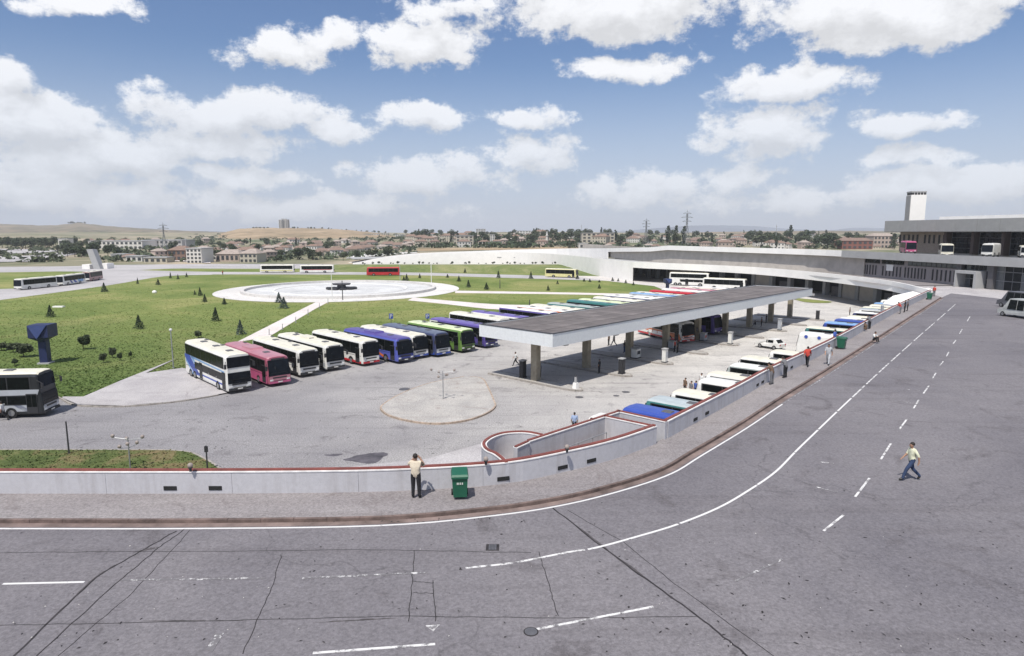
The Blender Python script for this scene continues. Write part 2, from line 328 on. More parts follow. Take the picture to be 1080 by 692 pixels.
def offset(pts, d):
    if abs(d) < 1e-9: return [tuple(p[:2]) for p in pts]
    out = []
    for i in range(len(pts)):
        n = Vector((0, 0))
        for j in (i-1, i):
            if 0 <= j < len(pts)-1:
                e = Vector((pts[j+1][0]-pts[j][0], pts[j+1][1]-pts[j][1])).normalized(); n += Vector((-e.y, e.x))
        n.normalize()
        k = 1.0
        if 0 < i < len(pts)-1:
            e = Vector((pts[i+1][0]-pts[i][0], pts[i+1][1]-pts[i][1])).normalized(); k = 1/max(.5, n.dot(Vector((-e.y, e.x))))
        out.append((pts[i][0]+n.x*d*k, pts[i][1]+n.y*d*k))
    return out
def smooth(pts, sub=6):
    """Catmull-Rom through the points (any dimension)"""
    out = []; n = len(pts)
    for i in range(n-1):
        p0, p1, p2, p3 = pts[max(i-1, 0)], pts[i], pts[i+1], pts[min(i+2, n-1)]
        for k in range(sub):
            t = k/sub
            out.append(tuple(.5*((2*b)+(-a+c)*t+(2*a-5*b+4*c-d)*t*t+(-a+3*b-3*c+d)*t**3) for a, b, c, d in zip(p0, p1, p2, p3)))
    out.append(tuple(pts[-1])); return out
def walk(pts, step):
    """equally spaced (x, y, angle, s) along a polyline"""
    out = []; acc = 0; nxt = 0
    for i in range(len(pts)-1):
        a, b = Vector(pts[i][:2]), Vector(pts[i+1][:2]); L = (b-a).length
        while nxt <= acc+L:
            t = (nxt-acc)/L; p = a.lerp(b, t); out.append((p.x, p.y, math.atan2(b.y-a.y, b.x-a.x), nxt)); nxt += step
        acc += L
    return out
def cut(pts, s0, s1):
    out = []; acc = 0
    for i in range(len(pts)-1):
        a, b = Vector(pts[i][:2]), Vector(pts[i+1][:2]); L = (b-a).length
        if L < 1e-6: continue
        for s in (s0, s1):
            pass
        if acc <= s0 < acc+L: out.append(tuple(a.lerp(b, (s0-acc)/L)))
        if s0 < acc+L < s1: out.append(tuple(b))
        if acc <= s1 <= acc+L: out.append(tuple(a.lerp(b, (s1-acc)/L))); break
        acc += L
    r = [out[0]]
    for p in out[1:]:
        if (Vector(p)-Vector(r[-1])).length > .02: r.append(p)
    return r
def plen(pts): return sum((Vector(pts[i+1][:2])-Vector(pts[i][:2])).length for i in range(len(pts)-1))
def sheet(name, pts, z, m, kind='structure'):
    bm = bmesh.new(); vs = [bm.verts.new((x, y, z)) for x, y in pts]; f = bm.faces.new(vs)
    if f.normal.z < 0: f.normal_flip()
    f.normal_update()
    if f.normal.z < 0: f.normal_flip()
    bmesh.ops.triangulate(bm, faces=bm.faces[:])
    me = bpy.data.meshes.new(name); bm.to_mesh(me); bm.free(); me.materials.append(m)
    return tag(link(name, me), kind=kind)
def GP(px, z=0.0): return [G(x, y, z) for x, y in px]
def copy_tree(o, parent=None):
    c = o.copy(); C.objects.link(c); c.parent = parent
    for ch in list(o.children): copy_tree(ch, c)
    return c
R = 5.5        # level of the upper road above the yard
def terr(x, y):
    d = math.hypot(x, y)
    z = 0 if d < 400 else .0115*min(d-400, 1100)
    z += max(0, min(1, (d-420)/500))*(2.2*math.sin(x*.006+1)+1.5*math.sin(y*.009))
    return z
# ------------------------------------------------------------------ ground
def build_terrain():
    V = []; F = []; nx = 90
    ds = [-300, -60] ; rows = []
    ys = [-400, 0, 160, 200, 240, 270, 300, 330, 360, 380]+[400+i*60 for i in range(20)]+[1700+i*400 for i in range(6)]
    for y in ys:
        for i in range(nx+1):
            w = 500+abs(y)*1.3; x = -w+2*w*i/nx
            V.append((x, y, terr(x, y)-.06))
    for j in range(len(ys)-1):
        for i in range(nx):
            a = j*(nx+1)+i; F.append((a, a+1, a+nx+2, a+nx+1))
    tag(link('terrain', mesh('terrain', V, F, M_land)), kind='structure')
build_terrain()

# kerb line of the upper road (top edge of the kerb), traced on the road level
KERB = smooth(GP([(-420, 552), (0, 552), (200, 552), (400, 549), (518, 539), (593, 527.5), (655, 512), (700, 496.5), (730, 479), (780, 449.5), (824, 421), (893, 378), (993, 314)], R), 5)
WALLA = smooth(GP([(-420, 497), (0, 497), (200, 497), (350, 496), (440, 493.5), (532, 487.5), (600, 475), (650, 463), (692, 449)], R+1.05), 4)   # near wall, inner edge of cap
WALLB = smooth(GP([(704, 443.7), (780, 405.5), (815.6, 386.5), (875.6, 358.9), (944, 323), (982, 305.8)], R+1.05), 3)
E1 = smooth([WALLB[-1], (74.6, 128), (74.5, 146), (72, 163), (67, 180), (58, 194), (48, 205), (39.6, 215), (33, 237), (25, 272), (13, 304), (-6, 324), (-32, 330), (-64, 330), (-80, 330)], 3)
FP = smooth([(104, 40), (97, 86), (91, 116), (88.5, 129), (84.5, 156), (80, 176), (64, 206), (51, 234), (44, 264), (38, 300), (24, 332), (0, 344), (-35, 348), (-86, 348)], 3)
# yard, lowered below the road
yp = [(-260, 20.0)]+[(x, y) for x, y in offset(WALLA, .3)]+[(x, y) for x, y in offset(WALLB, .3)]+[(92, 150), (86, 190), (70, 240), (46, 262), (20, 280), (-260, 280)]
yard = sheet('yard_ground', [(-260, 24.0), (9.0, 24.0), (110, 110), (100, 170), (86, 190), (70, 240), (44, 262), (-40, 285), (-260, 262)], 0.0, M_yard)
roadp = [(-120, 22.6)]+[p for p in KERB if p[0] > -115]+[(73, 112), (79, 131), (89, 131), (91.3, 116), (97.3, 86), (104, 40), (140, -60), (-120, -60)]
roadp += []
road = sheet("road", roadp, R, M_road)
# the sidewalk between kerb and wall, 0.13 above the road, then the plaza in front of the terminal
sw = [p for p in KERB if p[0] > -60]
sidewalk_poly = offset(sw, .14)+[(77, 128), (88.4, 129), (84.6, 155.5), (80, 175.5), (72, 163), (74.4, 146)]+[(74.4, 128)]+offset(WALLB, .1)[::-1]+offset(WALLA, .1)[::-1]
sidewalk_poly = [p for p in sidewalk_poly if p[0] > -60]
sheet('sidewalk', sidewalk_poly, R+.13, M_walk)
kt = tag(link('road_kerb', B().wall(sw, R-.06, R+.105, .012, .12).me('road_kerb', M_kerbr)), kind='structure')
kr = random.Random(3); Lk = plen(sw); nk = int(Lk/1.2)
for i in range(min(nk, 150)):
    c = cut(sw, i*1.2+.008, i*1.2+1.192)
    if len(c) > 1: B().wall(c, R-.05, R+.132+kr.uniform(-.006, .006), kr.uniform(-.006, .006), .14).build('kerb_stone', M_kerbr, kt)
# gutter strip
gt = B().wall(sw, R-.02, R+.006, -.32, .32); tag(gt.build('gutter', mat('gutter_concrete', (.20, .15, .135), .9, var=.3, scale=.8, detail=8)), kind='structure')
# forecourt of the terminal, pale paving on the road level
sheet('forecourt_paving', offset([G(993, 314, R), G(1003, 309.5, R), G(1080, 318, R), G(1180, 331, R)], 0)+[(104, 60), (97.5, 84), (91.2, 115), (88.6, 128)]+[(78, 132), (72, 116)], R+.012, M_pave)

# ------------------------------------------------------------------ painted markings
def line_mat(name, wear, scale=2.2):
    m = bpy.data.materials.new(name); m.use_nodes = True; N, L = m.node_tree.nodes, m.node_tree.links
    b = N['Principled BSDF']; b.inputs['Roughness'].default_value = .8
    tc = N.new('ShaderNodeTexCoord'); n = N.new('ShaderNodeTexNoise'); n.inputs['Scale'].default_value = scale; n.inputs['Detail'].default_value = 8; n.inputs['Roughness'].default_value = .75; L.new(tc.outputs['Object'], n.inputs['Vector'])
    r = N.new('ShaderNodeValToRGB'); r.color_ramp.elements[0].position = wear-.04; r.color_ramp.elements[0].color = (.15, .142, .15, 1); r.color_ramp.elements[1].position = wear+.05; r.color_ramp.elements[1].color = (.66, .65, .64, 1)
    L.new(n.outputs['Fac'], r.inputs[0]); L.new(r.outputs[0], b.inputs['Base Color']); MATS[name] = m; return m
M_l1 = line_mat('road_paint', .33); M_l2 = line_mat('worn_road_paint', .47); M_l3 = line_mat('faded_road_paint', .56, 5)
def strip(name, pts, w, m, z=R+.010, parent=None):
    return tag(B().wall(pts, z-.012, z, -w/2, w).build(name, m, parent), kind='structure')
edge = offset([p for p in KERB if -60 < p[0]], -.44)
L_ = plen(edge)
strip('edge_line', cut(edge, 0, L_*.40), .085, M_l1); strip('edge_line', cut(edge, L_*.40, L_*.985), .07, M_l3)
mid = smooth(GP([(451, 604), (493, 599), (542, 593.6), (599, 582.6), (628, 578), (673.6, 565.6), (715, 553), (757, 536), (787, 519), (817.6, 498), (840, 475.5), (856, 460), (899, 419), (951, 371), (1000, 327.8), (1012, 317)], R), 5)
Lm = plen(mid)
s = 1.2; i = 0
bounds = [1.2, 5.3, 5.4, 9.4, 9.5, 15, 15.1, 20.3, 20.4, 24.9, 25.1, 29.4, 29.7, 33.5, 33.9, 37.9, 38.5, 42.6, 43.4, 47.8, 48.8, 53.6, 54.8, 60.5, 62, 68.5, 70.5, 78.5, 81, 90, 93, 104]
for a, b in zip(bounds[::2], bounds[1::2]):
    if b < Lm: strip('lane_line', cut(mid, a, b), .095, M_l1 if 5 < a < 30 else M_l2)
for a, b in [((3, 616), (89, 614)), ((565, 664), (689, 640)), ((330, 689), (459, 679.5)), ((868.7, 560), (890, 543)), ((902, 524), (917, 504.4)), ((929, 484.6), (939.5, 468)), ((948, 453.5), (956.6, 442)),
             ((963.4, 431), (969, 422)), ((974, 415), (979.6, 407)), ((983.7, 399), (987, 393.5)), ((991, 386), (995, 381)), ((998, 376), (1001, 371)), ((1005, 363), (1008, 359)), ((1012, 352), (1015, 347)), ((1020, 339), (1023, 334))]:
    strip('lane_dash', GP([a, b], R), .085, M_l1 if b[0] < 120 else M_l2)
for a, b in [((776, 613), (825, 590)), ((129, 612), (280, 610)), ((319, 610), (451, 604)), ((858, 513), (890, 521)), ((957, 411), (972, 412)), ((862, 487), (880, 489)), ((945, 423), (962, 425))]:
    strip('faded_line', GP([a, b], R), .09, M_l3)
tri = GP([(449, 660), (464, 659), (457, 666)], R); tag(B().prism(tri, R-.004, R+.009).build('arrow_marking', M_l2), kind='structure')
a0 = GP([(217, 685), (228, 668), (236, 668), (224, 688)], R); tag(B().prism(a0, R-.004, R+.009).build('faded_arrow_marking', M_l3), kind='structure')
# construction joints of the concrete slab road
M_joint = mat('joint_tar', (.03, .026, .028), .8, var=.4, scale=2)
def joint(px, w=.03, wob=.025):
    p = []; raw = GP(px, R)
    for a_, b_ in zip(raw[:-1], raw[1:]):
        for k_ in range(10): p.append((a_[0]+(b_[0]-a_[0])*k_/10, a_[1]+(b_[1]-a_[1])*k_/10))
    p.append(raw[-1]); q = []
    for x, y in p: q.append((x+random.uniform(-wob, wob), y+random.uniform(-wob, wob)))
    tag(B().wall(q, R-.01, R+.004, -w/2, w).build('expansion_joint', M_joint), kind='structure')
for px in ([(15, 692), (102, 608), (151, 580), (186, 560)], [(38, 692), (120, 618), (167, 578), (195, 558)], [(62, 692), (140, 625), (200, 560)],
           [(583, 536), (651, 589), (738, 651.6), (791, 694)], [(598, 538), (658, 572), (711.5, 615.6), (818, 694)],
           [(0, 583), (130, 582), (400, 580), (560, 583)], [(0, 660), (200, 655), (430, 650), (600, 652), (735, 650)], [(437, 580), (434, 620), (431, 655)], [(568, 582), (580, 620), (588, 650)], [(297, 585), (285, 625), (255, 690)],
           [(457, 612), (459, 655)], [(435, 613), (458, 615)], [(436, 625), (458, 626)]):
    joint(px, .06 if px[0] in ((15, 692), (583, 536)) else .04 if px[0] == (38, 692) else .024)
M_seal = mat('seam_wear', (.085, .076, .078), .85, var=.35, scale=2.5, detail=9)
def wear(px, w, sd):
    r = random.Random(sd); raw = GP(px, R); n = 26; Lp, Rp = [], []
    for i in range(n+1):
        t = i/n*(len(raw)-1); k_ = min(int(t), len(raw)-2); f_ = t-k_; x = raw[k_][0]+(raw[k_+1][0]-raw[k_][0])*f_; y = raw[k_][1]+(raw[k_+1][1]-raw[k_][1])*f_; dx, dy = raw[k_+1][0]-raw[k_][0], raw[k_+1][1]-raw[k_][1]; q = math.hypot(dx, dy); ww = w*r.uniform(.25, 1)*math.sin(PI*(i+.3)/(n+.6))
        Lp.append((x-dy/q*ww, y+dx/q*ww)); Rp.append((x+dy/q*ww*.4, y-dx/q*ww*.4))
    tag(B().prism(Lp+Rp[::-1], R-.004, R+.003).build('worn_seam', M_seal), kind='structure')
wear([(15, 692), (102, 608), (151, 580)], .09, 1); wear([(600, 548), (651, 589), (738, 651)], .10, 2); wear([(140, 583), (170, 577)], .16, 3); wear([(330, 657), (420, 652)], .07, 4); wear([(150, 655), (260, 655)], .06, 5)
# tar patches and dark wear, each with its own outline
def patch(name, cx, cy, rx, ry, m, z=R+.003, pl=R, n=22, seed=0):
    r = random.Random(seed); x, y = G(cx, cy, pl); pts = []
    ph = [r.uniform(0, 6.28) for _ in range(4)]
    for i in range(n):
        a = 2*PI*i/n; k = 1+.22*math.sin(2*a+ph[0])+.16*math.sin(3*a+ph[1])+.12*math.sin(5*a+ph[2])+r.uniform(-.1, .1); pts.append((x+rx*k*math.cos(a), y+ry*k*math.sin(a)))
    return tag(B().prism(pts, z-.01, z).build(name, m), kind='structure')
M_tar = mat('tar_patch', (.085, .078, .088), .85, var=.2, scale=1.5, detail=8)
M_oil = mat('oil_stain', (.10, .09, .10), .6, var=.35, scale=1.2, detail=9)
for i, (x, y, rx, ry) in enumerate([(388, 483, 1.5, .9), (352, 480, .5, .3)]): patch('oil_stain', x, y, rx, ry, M_oil, .006, 0, seed=i)

def lut_m(px): return 286.3+(px-350)*.0085 if px < 560 else 288.1+(px-560)*.045
# grit, leaves and scraps lying about
def litter(name, n, x0, x1, y0, y1, z, m, sz, sd):
    r = random.Random(sd); V = []; F = []
    for _ in range(n):
        x, y = G(r.uniform(x0, x1), r.uniform(y0, y1), z); a = r.uniform(0, PI); l, w_ = r.uniform(*sz), r.uniform(*sz)*.4; dx, dy = math.cos(a)*l, math.sin(a)*l; ex, ey = -math.sin(a)*w_, math.cos(a)*w_; k_ = len(V)
        V += [(x-dx, y-dy, z+.006), (x+ex, y+ey, z+.022), (x+dx, y+dy, z+.010), (x-ex, y-ey, z+.012)]; F.append((k_, k_+1, k_+2, k_+3))
    return tag(link(name, mesh(name, V, F, m)), kind='stuff')
litter('road_litter', 150, 0, 1080, 560, 690, R, M_joint, (.02, .07), 1); litter('road_litter', 90, 620, 1080, 440, 690, R, M_joint, (.03, .09), 2); litter('road_litter', 60, 0, 1080, 560, 690, R, mat('pale_scrap', (.6, .58, .55), .8), (.015, .04), 3)
litter('road_litter', 60, 0, 560, 547, 551, R+.0, M_joint, (.03, .08), 5); litter('yard_litter', 120, 60, 640, 400, 480, 0, M_joint, (.06, .16), 4)

# ------------------------------------------------------------------ lawn, paths, plaza on the yard level
U = (math.cos(math.radians(46.3)), math.sin(math.radians(46.3)))      # direction of the bus rows
NV = (-U[1], U[0])                                                     # towards the bus tails
F0 = (-29.3, 65.3)
def row(s, t=0): return (F0[0]+U[0]*s+NV[0]*t, F0[1]+U[1]*s+NV[1]*t)
lawn_poly = [G(-330, 419), G(66, 419.5), G(88, 419.5), G(126, 403), G(186, 379), row(-3, 14.5), row(20, 14.4), row(60, 14.4), row(118, 14.4), (44, 178), (40, 232), (30, 262), (-30, 300), (-260, 300), (-250, 60)]
sheet('lawn', lawn_poly, .03, M_lawn)
sheet('paved_apron', [G(66, 421), G(83, 428), G(133, 429), G(183, 424.5), G(214, 420), G(239, 415.5), row(1.6, 0), row(1, 14.4), row(-3, 14.4), G(186, 379), G(126, 403), G(88, 419.5), G(66, 419.5)], .12, M_pave)
apk = smooth(GP([(60, 419), (66, 421), (83, 428), (133, 429), (183, 424.5), (214, 420), (239, 415.5)]), 5)
def kerb_stones(name, pts, z0, z1, th=.16, L=1.0, m=None, out=-1, closed=False):
    b = B(); n = int(plen(pts)/L)
    for i in range(n):
        c = cut(pts, i*L+.02, (i+1)*L-.02)
        if len(c) > 1: b.wall(c, z0, z1+random.uniform(-.008, .008), 0 if out > 0 else -th, th)
    return tag(b.build(name, m or M_kerb), kind='structure')
kerb_stones('apron_kerb', apk, -.05, .13)
# near verge behind the wall
verge = smooth(GP([(-320, 476), (0, 476), (120, 476), (189, 477), (212, 484), (232, 497), (240, 510)]), 5)
sheet('grass_verge', verge+[(-11, 26), (-60, 26)], .10, M_verge)
kerb_stones('verge_kerb', verge, -.05, .12, m=M_kerb, out=1)
# traffic island with a lamp
isl = smooth(GP([(490, 398.5), (455, 405), (425, 416), (405, 428), (404, 434), (415, 440.5), (440, 446), (465, 447.5), (492, 444), (512, 437), (521, 430), (520, 424), (514, 410), (507, 400), (490, 398.5)]), 4)
sheet('traffic_island', isl[:-1], .14, M_isle); kerb_stones('island_kerb', isl, -.05, .15, L=.9, m=mat('warm_kerb_stone', (.42, .33, .26), .85, var=.25, scale=3))
# paths
def path(name, L_px, R_px, m, z): return sheet(name, smooth(GP(L_px), 4)+smooth(GP(R_px), 4)[::-1], z, m)
path('footpath', [(250, 361), (331, 320), (350, 312)], [(283, 356), (344, 320), (368, 314)], M_pathm, .06)
path('footpath', [(436, 314), (470, 317), (520, 321), (560, 322)], [(430, 317), (470, 321), (515, 326), (560, 328)], M_pathm, .055)
path('footpath', [(480, 306.7), (604, 308.8), (700, 311)], [(480, 309.2), (604, 310.8), (690, 313.5)], M_pathm, .045)
path('park_road', [(-60, 306), (0, 305), (33, 302.5), (90, 292), (118, 285), (180, 286), (244, 287), (420, 287.4), (520, 289.5), (660, 293)],
     [(-60, 325), (0, 316.7), (112, 301.5), (173, 291.6), (220, 290), (244, 289.6), (420, 290.2), (520, 292.8), (660, 297)], M_croad, .05)
path('access_road', [(-100, 282), (0, 281.5), (70, 281), (118, 279.6), (250, 278.5), (380, 279), (560, 281)], [(-100, 289), (0, 287.5), (60, 286.5), (118, 286.5), (180, 283.5), (250, 283.5), (380, 283.5)], M_croad, .055)
path('access_road', [(-60, 262), (0, 268), (30, 269), (62, 266), (80, 263)], [(-60, 276), (0, 277), (40, 275), (85, 270), (110, 265)], M_croad, .072)
sheet('terminal_apron', GP([(600, 291), (668, 292.2), (748, 299.5), (860, 309.5), (905, 315), (905, 321), (815, 312), (745, 309.5), (704, 307.5), (690, 302), (640, 296.5)]), .067, ground_mat('apron_concrete', (.50, .47, .45), (.58, .55, .52), (.36, .33, .31), .4, .1, 0, 4))
sheet('grass_patch', smooth(GP([(836, 315.5), (845, 313.5), (862, 315), (877, 318.5), (870, 319.8), (850, 319), (836, 315.5)]), 3)[:-1], .06, M_lawn)
# mound grass beside the ramp wall
V = []; F = []; MT = []; nm_ = 40
for i in range(nm_+1):
    px = 350+(664-350)*i/nm_; hb_ = 2.6*min(1, i/6, (nm_-i)/12*1.0); yf = lut_m(px); yb = 279.0+max(0, (px-600))*.06
    if px > 600: yb = 279+(px-600)**2*.0030
    A0, B0 = Vector(G(px, yf, .05)), Vector(G(px, yb, max(.1, hb_)))
    for j in range(8):
        t = j/7; p = A0.lerp(B0, t); V.append((p.x, p.y, .05+hb_*math.sin(t*PI/2)+(.12*math.sin(i*1.7+j) if 0 < j < 7 else 0)))
    q = A0.lerp(B0, 1.12); V.append((q.x, q.y, -.1)); MT.append((px, B0.x, B0.y, hb_))
for i in range(nm_):
    for j in range(8): F.append((i*9+j, (i+1)*9+j, (i+1)*9+j+1, i*9+j+1))
me = mesh('grass_mound', V, F, M_mound)
for p in me.polygons: p.use_smooth = True
tag(link('grass_mound', me), kind='structure')
# round plaza with its fountain basin
QX, QY, PRX, PRY = -48.0, 184.0, 33.0, 34.5
def ell(k, n=48, dx=0, dy=0): return [(QX+dx+PRX*k*math.cos(2*PI*i/n), QY+dy+PRY*k*math.sin(2*PI*i/n)) for i in range(n)]
sheet('plaza', ell(1.0), .08, M_plaza)
sheet('plaza_walk', GP([(229, 309.5), (300, 312), (300, 316), (229, 312)]), .075, M_plaza)
fo = thing('fountain', 'wide round white fountain basin at the middle of the plaza', 'fountain', (QX, QY, 0))
def ringwall(k0, k1, z0, z1, nm, m, par):
    n = 48; V = []; F = []
    for i in range(n):
        a = 2*PI*i/n
        for kk, z in ((k0, z0), (k0, z1), (k1, z1), (k1, z0)): V.append((PRX*kk*math.cos(a), PRY*kk*math.sin(a), z))
    for i in range(n):
        j = (i+1) % n
        for q in range(4): F.append((4*i+q, 4*i+(q+1) % 4, 4*j+(q+1) % 4, 4*j+q))
    return link(nm, mesh(nm, V, F, m), par)
ringwall(.80, .77, .05, .75, 'basin_rim', M_plaza, fo)
ringwall(.55, .54, .085, .30, 'inner_rim', M_white, fo)
link('basin_floor', mesh('basin_floor', [(PRX*.77*math.cos(2*PI*i/40), PRY*.77*math.sin(2*PI*i/40), .13) for i in range(40)], [tuple(range(40))], ground_mat('basin_floor', (.50, .50, .50), (.62, .62, .61), (.20, .21, .22), .3, .12, 0, 3)), fo)
b = B()
for i in range(10): a = 2*PI*i/10; b.box((3*math.cos(a), 2.6*math.sin(a), .40), (2.4, 1.7, .4+.2*(i % 2)), a)
b.build('centre_plinth', M_dark, fo)
b = B().cyl((0, 0, .1), (0, 0, 1.4), 1.5, 1.1, 12).cyl((0, 0, 1.4), (0, 0, 1.8), 2.4, 2.6, 12); b.build('centre_bowl', M_dkgray, fo)

def tufts(name, n, fn, m, h=.18, w=.16, seed=1):
    r = random.Random(seed); V = []; F = []
    for _ in range(n):
        p = fn(r)
        if not p: continue
        x, y, z = p; a = r.uniform(0, PI); hh = h*r.uniform(.5, 1.5); ww = w*r.uniform(.6, 1.3); k = len(V)
        dx, dy = math.cos(a)*ww, math.sin(a)*ww; lx, ly = r.uniform(-.08, .08), r.uniform(-.08, .08)
        V += [(x-dx, y-dy, z), (x+dx, y+dy, z), (x+dx*.8+lx, y+dy*.8+ly, z+hh), (x-dx*.5+lx, y-dy*.5+ly, z+hh*.8)]; F.append((k, k+1, k+2, k+3))
    return tag(link(name, mesh(name, V, F, m)), kind='stuff')
def inpoly(P, x, y):
    c = False; j = len(P)-1
    for i in range(len(P)):
        if (P[i][1] > y) != (P[j][1] > y) and x < (P[j][0]-P[i][0])*(y-P[i][1])/(P[j][1]-P[i][1])+P[i][0]: c = not c
        j = i
    return c
PTH2 = [GP([(420, 312), (436, 313), (470, 316), (560, 321), (560, 330), (515, 327), (470, 322), (420, 318)]), GP([(478, 306), (700, 310.5), (700, 314.5), (478, 310)]), GP([(225, 309), (310, 311), (310, 317), (225, 313)])]
pth = [smooth(GP([(250, 361), (331, 320), (350, 312)]), 3)+smooth(GP([(283, 356), (344, 320), (368, 314)]), 3)[::-1]]
def lawn_pt(r):
    px, py = r.uniform(-40, 560), 292+(r.random()**.8)*128
    x, y = G(px, py)
    if not inpoly(lawn_poly, x, y) or ((x-QX)/PRX)**2+((y-QY)/PRY)**2 < 1.05 or inpoly(pth[0], x, y) or any(inpoly(q, x, y) for q in PTH2) or (px > 110 and py < 300 and ((x-QX)/PRX)**2 < 2.2 and py < 297): return None
    if py < 317-(px*.137) and px < 240: return None
    return (x, y, .02)
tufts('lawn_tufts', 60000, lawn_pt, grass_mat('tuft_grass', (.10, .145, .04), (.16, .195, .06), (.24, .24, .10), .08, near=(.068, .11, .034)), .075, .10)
def verge_pt(r):
    x, y = r.uniform(-40, -8), r.uniform(33, 50); return (x, y, .10) if inpoly(verge+[(-11, 26), (-60, 26)], x, y) else None
tufts('verge_tufts', 14000, verge_pt, MATS['verge_grass'], .06, .06, 3)

# ------------------------------------------------------------------ the retaining wall along the sidewalk
def long_wall(label, pts, zbot, panel, coping=True, group=None, name='retaining_wall'):
    t = thing(name, label, 'wall', (pts[0][0], pts[0][1], 0), 0, group); O = (-pts[0][0], -pts[0][1]); P = [(x+O[0], y+O[1]) for x, y in pts]
    B().wall(P, zbot, R+.99, .035, .18).build('core', M_wallr, t)
    L = plen(P); n = max(1, int(round(L/panel))); st = L/n
    for i in range(n):
        c = cut(P, i*st+.006, (i+1)*st-.006)
        B().wall(c, R-.02, R+1.0, 0, .25).build('panel', M_wall, t)
    if coping:
        B().wall(P, R+1.0, R+1.045, -.02, .30).build('coping_edge', M_copew, t)
        B().wall(P, R+1.045, R+1.105, .07, .17).build('coping', M_cope, t)
    return t, P
vis = [p for p in offset(WALLA, -.05) if p[0] > -48]
tA, PA = long_wall('long pale grey parapet wall with red coping curving along the near sidewalk', vis, -.3, 5.2)
tB, PB_ = long_wall('straight pale grey parapet wall with red coping beside the parked midibuses', offset(WALLB, -.05), -.3, 5.2)
def vents(t, P, wpts, origin):
    for px, py in wpts:
        x, y = G(px, py, R+.33); x -= origin[0]; y -= origin[1]
        best = min(walk(P, .1), key=lambda q: (q[0]-x)**2+(q[1]-y)**2)
        v = thing_part = B(); v.box((0, -.006, 0), (.52, .03, .17)); o = v.build('vent', M_black, t, (best[0], best[1], R+.36), best[2])
vents(tA, PA, [(174, 520), (221, 520), (533, 508), (598, 496.5), (628, 489)], vis[0])
vents(tB, PB_, [(734, 443), (746, 436.5), (803, 407), (809, 404), (838, 388)], offset(WALLB, -.05)[0])
# stair well between the near wall and its far parapets
def cap_wall(name, label, px, z0=-.2):
    p = GP(px, R+1.05); p = smooth(p, 4) if len(p) > 3 else p
    t = thing(name, label, 'wall', (p[0][0], p[0][1], 0)); q = [(x-p[0][0], y-p[0][1]) for x, y in p]
    B().wall(q, z0, R+1.0, 0, .22).build('panel', M_wall, t); B().wall(q, R+1.0, R+1.04, -.02, .26).build('coping_edge', M_copew, t); B().wall(q, R+1.04, R+1.095, .04, .13).build('coping', M_cope, t)
cap_wall('stair_parapet', 'short red capped parapet crossing the head of the stair well', [(692, 449.2), (638.5, 438)])
cap_wall('stair_parapet', 'red capped cross wall between the sidewalk and the blue midibus', [(704, 443.9), (652, 432.6)])
cap_wall('stair_parapet', 'long straight far parapet of the stair well with red coping', [(652, 432.8), (555, 464.2)])
cap_wall('stair_parapet', 'lowest stepped end of the stair parapet', [(554.5, 465.2), (541.5, 471)])
cap_wall('curved_parapet', 'curved red capped parapet round the turn of the ramp', [(573, 458), (560, 455.4), (547, 454.6), (530, 456), (517, 460), (508.5, 466), (508.5, 471), (513, 475.3), (520, 478.3), (527, 483.5), (531.5, 488)])
sheet('ramp_floor', GP([(508, 467), (517, 460), (547, 455), (573, 458), (650, 434), (640, 452), (534, 487)], R+1.05), R-.35, ground_mat('ramp_paving', (.40, .32, .29), (.44, .36, .33), (.3, .24, .22), .4, .4, 0, 9))
# handrail inside the well
hr = thing('handrail', 'thin metal handrail fixed on the inner face of the stair well wall', 'handrail', (0, 0, 0))
h0, h1 = Vector((*G(560, 470, R+1.05), R+.35)), Vector((*G(640, 446, R+1.05), R+.55)); B().cyl(h0, h1, .025, n=6).build('rail', M_metal, hr)
for i in range(6): p = h0.lerp(h1, i/5); B().cyl(p, p-Vector((0, 0, .9)), .02, n=6).build('baluster', M_metal, hr)
# ground surface of the lower ramp where it meets the yard
sheet('ramp_apron', GP([(300, 500), (451, 484), (506, 468.5), (520, 478), (532, 492), (500, 500)]), .02, M_pave)
for px, py, lb in ((598, 481, 'globe lamp on the coping above the stair well'), (512.5, 494, 'globe lamp on the coping near the green bin'), (201, 499, 'small lamp on the coping by the grass verge')):
    x, y = G(px, py-4 if px > 300 else py-2, R+1.12); t = thing('wall_lamp', lb, 'lamp', (x, y, R+1.11))
    B().cyl((0, 0, 0), (0, 0, .16), .05, n=8).build('stem', M_dark, t); B().ball((0, 0, .25), .105, 12, 8).build('globe', mat('lamp_globe', (.33, .28, .25), .2), t); B().cyl((0, 0, .14), (0, 0, .18), .09, n=8).build('collar', M_dark, t)

